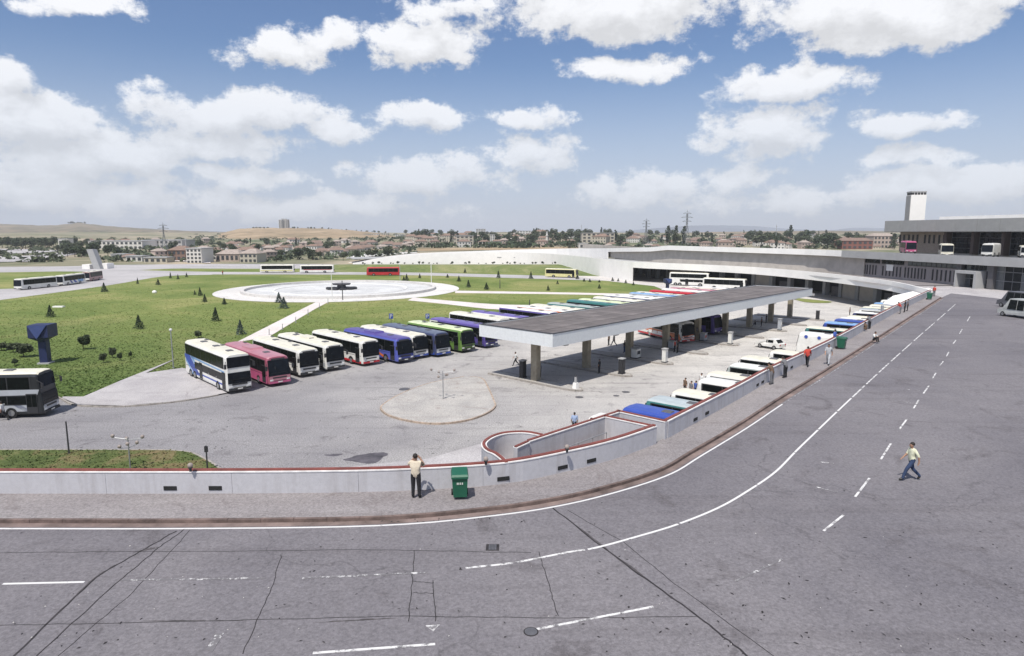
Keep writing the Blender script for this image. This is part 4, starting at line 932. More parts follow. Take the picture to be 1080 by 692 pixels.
booth('red and white sign box at the foot of the third column', 2, 0, 3.55, PW, 1.2, 1.0, sign=M_dark, name='sign_box', cat='sign')
booth('white sign box at the foot of the fourth column', 3, 0, 3.55, PS, 1.0, .9, sign=PW, name='sign_box', cat='sign')
booth('dark cabinet at the nose of the last platform', 8, 0, -.5, M_dark, 1.6)
booth('dark vending cabinet left of the first column', 0, -.0, 6.4, M_dark, 1.9)
booth('grey and red sign box at the foot of the fifth column', 4, 0, 3.55, PS, 1.1, .9, sign=paint('sign_red', (.4, .05, .05)), name='sign_box', cat='sign')
booth('grey ticket cabinet at the nose of the seventh platform', 6, 0, -.6, PS, 1.8, sign=PW)
# small drinking fountain / post at the nose of the first platform
x, y = on_plat(0, 0, -.9); t = thing('drinking_fountain', 'slim pale stepped post on the nose of the nearest platform', 'fountain', (x, y, .17), ca_)
B().box((0, 0, .3), (.5, .5, .6), 0, .8).build('plinth', M_white, t); B().box((0, 0, .9), (.22, .22, .6), 0, .8).build('shaft', M_gray, t); B().ball((0, 0, 1.3), .11, 8, 6).build('finial', M_dark, t)

# ------------------------------------------------------------------ terminal: decks, ramps, walls
tm = thing('bus_terminal', 'long multi level concrete bus terminal with curved decks behind the yard', 'terminal building', (0, 0, 0))
def part(b, nm, m, par=None): return b.build(nm, m, par or tm)
# deck 1 parapet: thin white beam whose foot is the slab edge
nE = len(E1); LE = plen(E1)
def lut(tab, v):
    if v <= tab[0][0]: return tab[0][1]
    for (a, b_), (c, d) in zip(tab[:-1], tab[1:]):
        if v <= c: return b_+(d-b_)*(v-a)/(c-a)
    return tab[-1][1]
def ramp_z(p, tab, far, z0):
    """height of a descending ramp parapet; level deck on the near side of far"""
    px = 540+690*p[0]/(p[1]*math.cos(PITCH)+6*math.sin(PITCH)); return z0 if px > far or p[1] < 200 else max(.3, min(z0, z_at(p[0], p[1], lut(tab, px))))
acc = 0; zs = []
for i, p in enumerate(E1):
    if i: acc += math.hypot(p[0]-E1[i-1][0], p[1]-E1[i-1][1])
    zs.append(ramp_z(p, [(366, 278.3), (380, 276), (400, 271.5), (442, 267.8), (500, 266.4), (540, 265.6), (590, 266.2), (620, 269.8), (650, 273.6), (668, 276)], 664, R+1.0))
sN = [plen(E1[:i+1]) for i in range(nE)]
idx = next(i for i in range(nE) if sN[i] > 118)
part(B().wall(E1[:idx+1], [z-1.95 for z in zs[:idx+1]], zs[:idx+1], -.15, .30), 'lower_parapet', M_white)
part(B().wall(E1[idx:], [-.1]*(nE-idx), zs[idx:], -.15, .30), 'ramp_wall', M_white)
# deck slab between E1 and FP
def ribbon(name, P, Q, zp, zq, th, m, par=None):
    """slab between two polylines resampled to the same count"""
    n = 60; LP, LQ = plen(P), plen(Q); a = [w_[:2] for w_ in walk(P, LP/n*.9999)][:n+1]; b_ = [w_[:2] for w_ in walk(Q, LQ/n*.9999)][:n+1]; n = min(len(a), len(b_))
    V = []; F = []
    for i in range(n):
        z0, z1 = zp(a[i], i/(n-1)), zq(b_[i], i/(n-1)); V += [(*a[i], z0), (*b_[i], z1), (*b_[i], z1-th), (*a[i], z0-th)]
    for i in range(n-1):
        p, q = 4*i, 4*i+4
        for k in range(4): F.append((p+k, p+(k+1) % 4, q+(k+1) % 4, q+k))
    F += [(0, 1, 2, 3), tuple(4*(n-1)+k for k in (3, 2, 1, 0))]
    return link(name, mesh(name, V, F, m), par or tm)
FPd = [p for p in FP if p[1] > 150 or p[0] > 88]
FPa = [p for p in FP if 112 < p[1]][:]
i0 = min(range(len(FP)), key=lambda i: (FP[i][0]-88.5)**2+(FP[i][1]-129)**2)
iN = min(range(len(FP)), key=lambda i: (FP[i][0]-41)**2+(FP[i][1]-305)**2)
ribbon('lower_deck', E1[1:], FP[i0:], lambda p, t: R-.02-max(0, t-.4)*4.2, lambda p, t: R-.02-max(0, t-.4)*4.2, .45, M_gray)
# undercroft: back wall and piers in the plane of FP pushed out a little
UC = offset(FP, 0.0)
iA = i0+1; UP = offset(FP, 2.2)[iA:]   # left side of FP direction = towards the yard
UP = [p for p in UP]
# find which side is the yard
test = offset(FP, 2.2)[iA+6]; sgn = 1 if test[0] < FP[iA+6][0] else -1
OUT = lambda d: offset(FP, d*sgn)
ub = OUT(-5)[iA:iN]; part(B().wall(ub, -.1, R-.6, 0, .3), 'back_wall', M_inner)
ul = OUT(2.0)[iA:iN]; Lu = plen(ul); st = 6.2; n = int(Lu/st)
part(B().wall(ul, R-1.2, R-.5, 0, .5), 'edge_beam', M_gray)
for i in range(n+1):
    s_ = i*st
    if s_ >= Lu-.5: break
    x, y, a, _ = walk(ul, .1)[int(s_/.1)]
    part(B().box((x, y, (R-.5)/2), (1.15, 1.3, R-.5), a), 'pier', M_gray)
    if i in (2, 3, 8, 13, 14) and s_+st < Lu: part(B().wall(cut(ul, s_+.6, s_+st-.6), -.05, R-1.2, .1, .25), 'infill_wall', M_beige)
    elif i % 3 == 1 and s_+st < Lu: part(B().wall(cut(ul, s_+.6, s_+st*.5), -.05, 2.6, .5, .15), 'shop_front', M_dkgray)
# upper storey wall between the decks
kS = min(range(len(FP)), key=lambda i_: (FP[i_][0]-84.3)**2+(FP[i_][1]-157)**2); uw = OUT(.5)[kS:iN+2]; Lw = plen(uw)
part(B().wall(uw, R-.02, R+5.0, 0, .4), 'storey_wall', M_beige)
i = 0
for px_, py_ in ((681, 272), (705, 273.5), (731, 275.4), (758, 277.5), (787, 279.5), (817, 281.3), (848, 283.6)):
    # small square windows just above the lower parapet
    q = min(walk(uw, .4), key=lambda q_: abs(540+690*q_[0]/(q_[1]*math.cos(PITCH)+(CAMZ-R-1.7)*math.sin(PITCH))-px_))
    f = B().box((0, -.02*sgn, 0), (1.5, .5, 1.9)).build('window', M_dark, tm, (q[0], q[1], R+1.55), q[2]); B().box((0, 0, 0), (1.2, .56, 1.6)).build('pane', M_glass, f)
# deck 2: parapet band and slab
D2 = OUT(2.0); sD = [plen(D2[:k+1]) for k in range(len(D2))]
kA = min(range(len(D2)), key=lambda i_: (D2[i_][0]-64)**2+(D2[i_][1]-206)**2); Ltot = sD[-1]
z2 = []
for k_, s_ in enumerate(sD):
    z2.append(ramp_z(D2[k_], [(366, 278), (380, 275), (400, 270.6), (442, 266.8), (500, 264.8), (540, 263.4), (604, 262), (640, 261.9), (700, 260.5)], 700, 11.55))
kB = min(range(len(D2)), key=lambda i_: (D2[i_][0]-34)**2+(D2[i_][1]-312)**2)
kG = min(range(len(D2)), key=lambda i_: (D2[i_][0]-84)**2+(D2[i_][1]-160)**2)
part(B().wall(D2[:kG+1], [z-1.65 for z in z2[:kG+1]], z2[:kG+1], -.15, .3), 'upper_parapet', M_gray)  # grey colour stands in for shade where the white parapet turns from the sun
part(B().wall(D2[kG:kB+1], [z-1.5 for z in z2[kG:kB+1]], z2[kG:kB+1], -.15, .3), 'upper_parapet', M_white)
part(B().wall(D2[kB-3:], [-.1]*(len(D2)-kB+3), z2[kB-3:], -.12, .3), 'ramp_wall', M_white)
inn = OUT(-9)
V = []; F = []
for k_ in range(len(D2)): V += [(*D2[k_], z2[k_]-1.0), (*inn[k_], z2[k_]-1.0), (*inn[k_], z2[k_]-1.4), (*D2[k_], z2[k_]-1.4)]
for k_ in range(len(D2)-1):
    for q in range(4): F.append((4*k_+q, 4*k_+(q+1) % 4, 4*k_+4+(q+1) % 4, 4*k_+4+q))
link('upper_deck', mesh('upper_deck', V, F, M_gray), tm)
part(B().wall(inn[:], [max(-.1, z-1.4) for z in z2], [z-.6 for z in z2], 0, .3), 'far_parapet', M_white)

# lower facade in front of the forecourt: ribbed wall with slots and strip windows, then glazed bays
Fz = OUT(.5)[:kS+1]; Fz = [p for p in Fz][::-1]      # from the far left end towards the camera
Lf = plen(Fz)
s_end = min(range(len(Fz)), key=lambda i_: (Fz[i_][0]-88)**2+(Fz[i_][1]-131)**2); sR = plen(Fz[:s_end+1])
wk = walk(Fz, .05)
def at(s_): return wk[min(len(wk)-1, max(0, int(s_/.05)))]
def px2s(px, z=R+2):
    return min(wk, key=lambda q_: abs(540+690*q_[0]/(q_[1]*math.cos(PITCH)+(CAMZ-z)*math.sin(PITCH))-px))[3]
part(B().wall(cut(Fz, .05, px2s(1013)), R-.05, R+5.0, -.02, .3), 'ribbed_wall', mat('mauve_render', (.31, .28, .275), .85, var=.08, scale=.5, detail=8))
yside = -1
def face_box(s0_, s1_, z0_, z1_, nm, m, proud=.06, par=None, depth=.3):
    a, b_ = at(s0_), at(s1_); cx, cy = (a[0]+b_[0])/2, (a[1]+b_[1])/2; ang = math.atan2(b_[1]-a[1], b_[0]-a[0]); n_ = Vector((-math.sin(ang), math.cos(ang)))
    if n_.x > 0: n_ = -n_
    L0 = math.hypot(b_[0]-a[0], b_[1]-a[1]); return B().box((0, 0, 0), (L0, depth, z1_-z0_)).build(nm, m, par or tm, (cx+n_.x*(proud-depth/2+.15), cy+n_.y*(proud-depth/2+.15), (z0_+z1_)/2), ang)
for grp in ((909, 924, 6), (931.5, 950, 6), (955, 976, 7), (984, 1007, 6)):
    for i in range(grp[2]):
        px_ = grp[0]+(grp[1]-grp[0])*i/(grp[2]-1); s_ = px2s(px_); face_box(s_-.13, s_+.13, R+.7, R+2.9, 'slot_window', M_dark, .02)
for a, b_ in ((910, 928), (930, 953), (957.5, 1010)):
    f = face_box(px2s(a), px2s(b_), R+3.35, R+4.45, 'strip_window', M_dark, .03)
    sa, sb = px2s(a), px2s(b_); n = int((b_-a)/5)
    for i in range(n): s0_, s1_ = sa+(sb-sa)*i/n, sa+(sb-sa)*(i+1)/n; face_box(s0_+.12, s1_-.12, R+3.5, R+4.3, 'window_pane', M_glass if b_ < 955 else mat('bright_pane', (.10, .11, .12), .2), .06)
sD0, sD1 = px2s(935.5), px2s(942.5); face_box(sD0, sD1, R+1.9, R+3.3, 'pale_panel', M_white, .05)
def glazing(sa, sb, z0_, z1_, nx, nz, deep=.0, nm='glazed_bay', par=None):
    f = face_box(sa, sb, z0_, z1_, nm, mat('mullion_gray', (.20, .20, .21), .6), deep-.05)
    for i in range(nx):
        for j in range(nz):
            s0_, s1_ = sa+(sb-sa)*i/nx, sa+(sb-sa)*(i+1)/nx; za, zb = z0_+(z1_-z0_)*j/nz, z0_+(z1_-z0_)*(j+1)/nz
            face_box(s0_+.08, s1_-.08, za+.07, zb-.07, 'window_pane', M_glassb if random.random() > .25 else mat('bright_pane', (.10, .11, .12), .2), deep-.0, depth=.12)
sG = px2s(1016); s2 = px2s(1048); s3 = min(Lf-1, s2+12); s4 = min(Lf-1, s3+14)
glazing(sG, s2-.6, R, R+5, 7, 3); glazing(s2+.6, s3, R, R+5, 7, 3); glazing(s3+1, s4, R, R+5, 6, 3)
for s_ in (sG-.35, s2, s3+.5): face_box(s_-.55, s_+.55, R-.02, R+5.0, 'facade_column', M_dkgray, .7, depth=1.2)
# porch over the entrance
sp0, sp1 = px2s(1017.5), px2s(1040)
face_box(sp0, sp1, R+2.7, R+3.25, 'porch_roof', M_gray, 2.2, depth=2.6); face_box(sp1-.5, sp1, R, R+2.7, 'porch_wall', M_gray, 2.2, depth=2.6); face_box(sp0, sp0+.35, R, R+2.7, 'porch_wall', M_gray, 2.2, depth=2.6)

# upper hall
hall = thing('terminal_hall', 'upper terminal hall with deep flat grey roof fascia and tall dark glazing', 'terminal building', (0, 0, 0))
R0, R1 = Vector((107, 190)), Vector((121.5, 90)); hu = (R1-R0).normalized(); hn = Vector((hu.y, -hu.x))     # hn points away from the yard?
if hn.x < 0: hn = -hn
HL = (R1-R0).length; ha = math.atan2(hu.y, hu.x)
def hbox(s0_, s1_, d0, d1, z0_, z1_, nm, m, par=None):
    c = R0+hu*((s0_+s1_)/2)+hn*((d0+d1)/2); return B().box((0, 0, 0), (s1_-s0_, abs(d1-d0), z1_-z0_)).build(nm, m, par or hall, (c.x, c.y, (z0_+z1_)/2), ha)
hbox(0, HL, 0, 60, 16.1, 19.2, 'roof_slab', mat('fascia_concrete', (.33, .33, .325), .85, var=.05, scale=.7, bump=.2, detail=9))
for i in range(16): hbox(i*HL/16+.04, (i+1)*HL/16-.04, -.10, .0, 16.2, 19.15, 'fascia_panel', MATS['fascia_concrete'])
hbox(.5, HL, 5, 6, 10.5, 16.1, 'facade_wall', mat('mullion_gray', (.20, .20, .21), .6))
hbox(.5, HL, 5, 55, 8.5, 10.56, 'floor_slab', M_gray)
hp = lambda px: min([i*.2 for i in range(int(HL/.2))], key=lambda s_: abs(540+690*((R0+hu*s_+hn*5).x)/((R0+hu*s_+hn*5).y*math.cos(PITCH)+(CAMZ-13)*math.sin(PITCH))-px))
hb = hp(1001)
hbox(.5, hb, 4.7, 5, 10.5, 16.1, 'ribbed_wall', mat('ribbed_beige', (.33, .28, .25), .85, var=.1))
for a, b_, n in ((950, 968, 5), (976, 996, 5)):
    for i in range(n):
        s_ = hp(a+(b_-a)*i/(n-1)); w_ = hbox(s_-.3, s_+.3, 4.6, 4.7, 13.0, 15.3, 'slot_window', M_dark); 
s_ = hb+.8
while s_ < HL-8:
    n = 6
    for i in range(n):
        for j in range(4): hbox(s_+.3+i*7.4/n, s_+.3+(i+1)*7.4/n-.12, 4.86, 5, 10.7+j*1.33, 10.7+(j+1)*1.33-.1, 'window_pane', M_glassb)
    hbox(s_-.9, s_-.0, 3.4, 5, 10.5, 16.1, 'facade_column', mat('column_brown', (.09, .065, .065), .7)); s_ += 8.6
pn = R0+hu*22+hn*14
hbox(6, 66, 12, 40, 19.2, 20.3, 'penthouse', M_white)
tw = thing('terminal_tower', 'square white tower with dark band of openings near its top', 'tower', (132.3, 218, 0), math.radians(-13)); tw.scale = (.80, .80, 1)
B().box((0, 0, 14), (5.6, 5.6, 28)).build('shaft', M_white, tw); B().box((-2.86, 0, 14), (.1, 5.2, 27.6)).build('shaded_face', M_gray, tw)  # thin grey slab paints the shade on the white shaft's left face
B().box((0, 0, 28.95), (5.62, 5.62, .45)).build('cap', M_gray, tw); B().box((0, 0, 28.35), (5.3, 5.3, .8)).build('lantern', M_dark, tw)
for i in range(4): B().box((-1.65+i*1.1, -2.62, 28.35), (.16, .1, .8)).build('post', M_white, tw)
# vehicles up on the deck
def deck_pt(px, off=6):
    q = min(walk(OUT(2.0), .3), key=lambda q_: abs(540+690*q_[0]/(q_[1]*math.cos(PITCH)+(CAMZ-11)*math.sin(PITCH))-px)); return q
GD = 'vehicles on the upper deck'
for px, d_, lb, bd, rf_, H0, L0, tw_ in ((957, 172, 'magenta coach on the upper deck at the left of the hall', PM, PM, 3.2, 8, 10), (997, 150, 'cream minibus with dark windows on the upper deck', PC, PC, 2.9, 6, 5), (1044.5, 148, 'white minibus with dark windscreen on the upper deck before the glazing', PW, PW, 3.0, 6, -14), (1081, 143, 'white minibus on the upper deck at the right edge', PW, PC, 2.6, 6, 5)):
    x, y = (px-540)/690*d_*.995, d_; bus(lb, None, -90-math.degrees(math.atan2(x, y))+tw_, centre=(x, y), z=10.55, L=L0, H=H0, Wd=2.5 if px < 1000 else 2.3, body=bd, roof=rf_, detail=1, npane=3 if L0 < 7 else 5, group=GD, axles=(L0/2-1.3, -L0/2+1.5))
# white shelter roof behind the wall end
ws = thing('ramp_shelter', 'long pale flat roof strip behind the far end of the parapet wall', 'shelter', (0, 0, 0))
q = GP([(931, 320), (942, 312), (979, 303.6), (983.5, 305.2), (947, 322.5)], 5.6); B().prism(q, 5.35, 5.6).build('roof', M_white, ws)
for x, y in q: B().box((x*.995, y*.995, 2.65), (.3, .3, 5.4)).build('post', M_gray, ws)

# ------------------------------------------------------------------ helpers for things placed on the ground
def land(px, py):
    """first point of the terrain seen through a point of the photograph"""
    rx, ry, rz = ray(px, py); d = 20.
    while d < 6000:
        x, y, z = rx*d, ry*d, CAMZ+rz*d
        if z <= terr(x, y): return x, y, z
        d *= 1.006
    return rx*2500, ry*2500, terr(rx*2500, ry*2500)

# ------------------------------------------------------------------ people
SKIN = mat('skin', (.35, .20, .135), .6, var=.05); HAIR = mat('dark_hair', (.02, .015, .012), .7); SHOE = mat('black_shoe', (.02, .018, .016), .5)
def cloth(n, c): return mat('cloth_'+n, c, .9, var=.12, scale=9)
def person_mesh(key, J, fingers=False):
    """J: joint name -> position; one skinned surface, coloured by nearest limb"""
    r = dict(pelvis=.15, belly=.15, chest=.165, neck=.06, jaw=.075, head=.092, crown=.07, hipL=.11, hipR=.11, kneeL=.08, kneeR=.08, ankL=.062, ankR=.062, toeL=.042, toeR=.042,
             shL=.085, shR=.085, elL=.06, elR=.06, wrL=.03, wrR=.03, haL=.034, haR=.034)
    E_ = [('pelvis', 'belly', 1), ('belly', 'chest', 1), ('chest', 'neck', 1), ('neck', 'jaw', 0), ('jaw', 'head', 0), ('head', 'crown', 0)]
    for s in 'LR': E_ += [('pelvis', 'hip'+s, 2), ('hip'+s, 'knee'+s, 2), ('knee'+s, 'ank'+s, 2), ('ank'+s, 'toe'+s, 3), ('chest', 'sh'+s, 1), ('sh'+s, 'el'+s, 1), ('el'+s, 'wr'+s, 0), ('wr'+s, 'ha'+s, 0)]
    J = dict(J)
    if fingers:
        for s, sg in (('L', 1), ('R', -1)):
            w_, h_ = Vector(J['wr'+s]), Vector(J['ha'+s]); d = (h_-w_).normalized(); sd_ = d.cross(Vector((1, 0, 0))); sd_ = sd_.normalized() if sd_.length > .1 else Vector((0, 1, 0))
            for k_, (o_, l_) in enumerate(((-.030, .062), (-.010, .075), (.010, .070), (.030, .055))):
                J['f%d%s' % (k_, s)] = tuple(h_+sd_*o_+d*.025); J['g%d%s' % (k_, s)] = tuple(h_+sd_*o_*1.2+d*(.025+l_*.8)+Vector((.012, 0, 0))); r['f%d%s' % (k_, s)] = .010; r['g%d%s' % (k_, s)] = .008
                E_ += [('ha'+s, 'f%d%s' % (k_, s), 0), ('f%d%s' % (k_, s), 'g%d%s' % (k_, s), 0)]
            J['t'+s] = tuple(w_+d*.03+sd_*(-.055)); r['t'+s] = .011; J['u'+s] = tuple(w_+d*.075+sd_*(-.066)); r['u'+s] = .009; E_ += [('wr'+s, 't'+s, 0), ('t'+s, 'u'+s, 0)]
        hd, jw = Vector(J['head']), Vector(J['jaw'])
    names = list(J); ix = {n: i for i, n in enumerate(names)}
    me = bpy.data.meshes.new(key); me.from_pydata([J[n] for n in names], [(ix[a], ix[b_]) for a, b_, _ in E_], [])
    o = bpy.data.objects.new(key, me); C.objects.link(o)
    sk = o.modifiers.new('skin', 'SKIN'); sk.use_smooth_shade = True; sb = o.modifiers.new('sub', 'SUBSURF'); sb.levels = 2 if fingers else 1; sb.render_levels = sb.levels
    L_ = me.skin_vertices[0].data
    for n in names:
        rr = r[n]; L_[ix[n]].radius = (rr, rr*(1.25 if n in ('chest', 'belly', 'pelvis') else 1)) if False else (rr, rr)
    L_[ix['pelvis']].use_root = True
    dg = bpy.context.evaluated_depsgraph_get(); out = bpy.data.meshes.new_from_object(o.evaluated_get(dg)); bpy.data.objects.remove(o); out.name = 'body'
    segs = [(Vector(J[a]), Vector(J[b_]), m_, r[a], r[b_]) for a, b_, m_ in E_]
    out.materials.clear()
    for _ in range(4): out.materials.append(SKIN)
    for p in out.polygons:
        c = p.center; best = None
        for a, b_, m_, ra, rb in segs:
            ab = b_-a; t = max(0, min(1, (c-a).dot(ab)/max(1e-9, ab.length_squared))); d = (a+ab*t-c).length-(ra+(rb-ra)*t)*.9
            if best is None or d < best[0]: best = (d, m_)
        p.material_index = best[1]; p.use_smooth = True
    return out
base_J = dict(pelvis=(0, 0, .96), belly=(0, 0, 1.10), chest=(0, 0, 1.29), neck=(0, 0, 1.46), jaw=(.015, 0, 1.53), head=(.01, 0, 1.60), crown=(0, 0, 1.68))
def pose(**k):
    J = dict(base_J)
    J.update(hipL=(0, .1, .90), hipR=(0, -.1, .90), kneeL=(.02, .11, .49), kneeR=(.02, -.11, .49), ankL=(0, .12, .08), ankR=(0, -.12, .08), toeL=(.17, .14, .035), toeR=(.17, -.14, .035),
             shL=(0, .19, 1.39), shR=(0, -.19, 1.39), elL=(-.02, .25, 1.12), elR=(-.02, -.25, 1.12), wrL=(.06, .25, .88), wrR=(.06, -.25, .88), haL=(.08, .245, .80), haR=(.08, -.245, .80)); J.update(k); return J
POSES = dict(
    stand=(pose(), 0),
    photo=(pose(elL=(.14, .30, 1.24), elR=(.14, -.30, 1.24), wrL=(.22, .14, 1.46), wrR=(.22, -.14, 1.46), haL=(.20, .08, 1.54), haR=(.20, -.08, 1.54), head=(.02, 0, 1.61)), 1),
    walk=(pose(kneeL=(.24, .08, .53), ankL=(.38, .08, .10), toeL=(.54, .09, .06), kneeR=(-.10, -.08, .50), ankR=(-.44, -.08, .17), toeR=(-.34, -.09, .04), elL=(-.14, .24, 1.14), wrL=(-.16, .26, .92), haL=(-.14, .26, .84), elR=(.10, -.24, 1.13), wrR=(.26, -.23, .98), haR=(.32, -.22, .92), chest=(.03, 0, 1.29), neck=(.05, 0, 1.46), jaw=(.07, 0, 1.53), head=(.07, 0, 1.60), crown=(.06, 0, 1.68)), 1),
    lean=(pose(chest=(.16, 0, 1.24), belly=(.07, 0, 1.09), neck=(.26, 0, 1.38), jaw=(.31, 0, 1.44), head=(.33, 0, 1.51), crown=(.33, 0, 1.59), shL=(.19, .19, 1.33), shR=(.19, -.19, 1.33), elL=(.30, .22, 1.12), elR=(.30, -.22, 1.12), wrL=(.42, .06, 1.12), wrR=(.42, -.04, 1.14), haL=(.45, .0, 1.12), haR=(.46, .02, 1.15)), 0),
    sit=(pose(pelvis=(0, 0, .28), belly=(.04, 0, .42), chest=(.10, 0, .60), neck=(.15, 0, .76), jaw=(.18, 0, .83), head=(.19, 0, .90), crown=(.19, 0, .98), hipL=(.04, .1, .26), hipR=(.04, -.1, .26), kneeL=(.36, .15, .50), kneeR=(.36, -.15, .50), ankL=(.42, .13, .08), ankR=(.42, -.13, .08), toeL=(.58, .14, .035), toeR=(.58, -.14, .035),
               shL=(.11, .19, .69), shR=(.11, -.19, .69), elL=(.24, .24, .50), elR=(.24, -.24, .50), wrL=(.40, .12, .54), wrR=(.40, -.12, .54), haL=(.44, .05, .54), haR=(.44, -.05, .54)), 0))
PM_ = {}
def person(label, x, y, z, face, shirt, trousers, ps='stand', h=1.66, group=None, hat=None):
    if ps not in PM_: PM_[ps] = person_mesh('person', POSES[ps][0], POSES[ps][1] == 1)
    me = PM_[ps].copy(); me.name = 'person'; me.materials[0] = SKIN; me.materials[1] = shirt; me.materials[2] = trousers; me.materials[3] = SHOE
    t = link('person', me, None, (x, y, z), math.radians(face)); k_ = h/1.74; t.scale = (k_, k_, k_); tag(t, label, 'person', group)
    hx, _, hz = POSES[ps][0]['head']
    b = B(); b.ball((0, 0, 0), .100, 12, 8); 
    hr_ = b.build('hair', hat or HAIR, t, (hx-.034, 0, hz+.042)); hr_.scale = (1, .92, .95)
    if POSES[ps][1]:
        f = B().cyl((0, 0, -.02), (.02, 0, -.02), .014, .008, 6).build('nose', SKIN, t, (hx+.088, 0, hz))
        for s in (-1, 1): B().ball((0, 0, 0), .012, 6, 4).build('eye', M_black, t, (hx+.083, s*.032, hz+.015)); B().ball((0, 0, 0), .022, 6, 4).build('ear', SKIN, t, (hx-.005, s*.092, hz))
    return t
cream = cloth('cream', (.62, .54, .42)); blackc = cloth('black', (.015, .015, .018)); jeans = cloth('jeans', (.05, .08, .16)); yel = cloth('pale_yellow', (.66, .64, .42)); whitec = cloth('white', (.68, .68, .66)); grayc = cloth('gray', (.16, .16, .17)); brownc = cloth('brown', (.14, .09, .06)); bluec = cloth('blue', (.06, .12, .42)); redc = cloth('red', (.52, .06, .04)); lgray = cloth('light_gray', (.42, .43, .45)); lblue = cloth('light_blue', (.30, .38, .55))
def at_px(px, py, z): x, y = G(px, py, z); return x, y, z
person('man in cream shirt and black trousers seen from behind at the near parapet wall', *at_px(439, 525.6, R+.13), 84, cream, blackc, 'photo', 1.84)
person('man in pale short sleeved shirt and dark jeans walking across the open road', *at_px(960, 506.5, R), 176, cloth('pale_shirt', (.68, .68, .50)), cloth('dark_jeans', (.03, .05, .11)), 'walk', 1.70)
SWZ = R+.13
person('man in brown jacket leaning on the parapet, left of two leaning men', *at_px(814, 405.6, SWZ), 128, brownc, grayc, 'lean', 1.62)
person('man in grey shirt leaning on the parapet, right of the two leaning men', *at_px(828, 398.6, SWZ), 120, grayc, blackc, 'lean', 1.62)
person('woman in red orange top and black trousers walking beside the parapet', *at_px(851, 386.6, SWZ), 60, redc, blackc, 'walk', 1.6)
person('person in light grey clothes walking along the sidewalk below the far green bin', *at_px(873, 384.6, SWZ), -120, lgray, lgray, 'walk', 1.66)
person('person in blue shirt standing at the parapet left of the far green bin', *at_px(879.5, 366.0, SWZ), 130, bluec, grayc, 'stand', 1.66)
person('person in white shirt sitting on the road kerb', *at_px(921, 360.4, SWZ), -60, whitec, blackc, 'sit', 1.7)
person('crouching person in brown clothes beside the far parapet', *at_px(913.5, 349.6, SWZ), 120, brownc, brownc, 'sit', 1.7)
person('person in dark clothes standing beside the crouching brown clothed person', *at_px(917, 347.0, SWZ), 120, grayc, blackc, 'lean', 1.6)
person('person in black standing at the far parapet beside one in red', *at_px(954, 329.5, SWZ), 140, blackc, blackc, 'stand', 1.66)
person('person in red top at the far parapet beside one in black', *at_px(949.5, 331, SWZ), 140, redc, grayc, 'lean', 1.62)
person('person in black trousers and grey top, rightmost of the three at the far parapet', *at_px(957, 328, SWZ), 150, grayc, blackc, 'stand', 1.62)
person('person in red shirt at the end of the parapet near the terminal', *at_px(985, 312.5, SWZ), 200, redc, grayc, 'stand', 1.7)
person('pedestrian in white shirt and dark trousers walking near the canopy corner', *at_px(544, 385.8, 0), 200, whitec, blackc, 'walk', 1.72)
x, y = G(606, 435, 1.7); person('person in light blue shirt behind the stair parapet', x, y, 0, 80, lblue, blackc, 'stand', 1.74)
for px, py, sh, lb in ((723, 398.5, brownc, 'man in brown, left of the waiting men by the open midibus'), (729.3, 401.8, grayc, 'man in grey, second of the waiting men by the open midibus'), (734.2, 401.5, bluec, 'man in dark blue, third of the waiting men by the open midibus'), (740, 393.6, whitec, 'man in white shirt behind the waiting men')):
    x, y = G(px, py, 1.7); person(lb, x, y, 0, 200, sh, blackc, 'stand', 1.72)
for px, py, sh, tr, ps, lb in ((632, 394, blackc, blackc, 'stand', 'person in black standing beside the second platform nose'), (642, 364.5, brownc, blackc, 'stand', 'person in brown beyond the second platform'), (647.5, 365, grayc, grayc, 'walk', 'person in grey walking beyond the second platform'),
                               (658.5, 372, blackc, jeans, 'stand', 'person in black left of the third column'), (711.5, 371.5, redc, blackc, 'stand', 'person in red top in front of the striped coach'), (714.5, 372.5, blackc, blackc, 'stand', 'person in black beside the red topped one at the striped coach'), (746, 349.5, grayc, blackc, 'stand', 'grey clothed person near the violet coach under the canopy'),
                               (750.5, 350, brownc, blackc, 'walk', 'brown clothed person near the violet coach under the canopy'), (766, 351.5, blackc, blackc, 'stand', 'person in black by the sixth platform'), (797, 344, blackc, grayc, 'sit', 'person crouching among luggage by the seventh platform'), (803, 344.5, brownc, blackc, 'stand', 'brown clothed person by the luggage near the seventh platform'), (808, 341, blackc, blackc, 'stand', 'black clothed person right of the luggage near the seventh platform'),
                               (896, 333.5, brownc, blackc, 'stand', 'person standing in front of the far midibuses'), (235, 290, redc, blackc, 'stand', 'person in red on the park road left of the plaza'), (3.5, 443.5, whitec, blackc, 'walk', 'man in white shirt walking at the left edge beside the silver coach'), (569.5, 399, grayc, blackc, 'stand', 'person in grey at the first column of the canopy')):
    person(lb, *at_px(px, py, 0), 150 if px > 100 else 170, sh, tr, ps, 1.7)

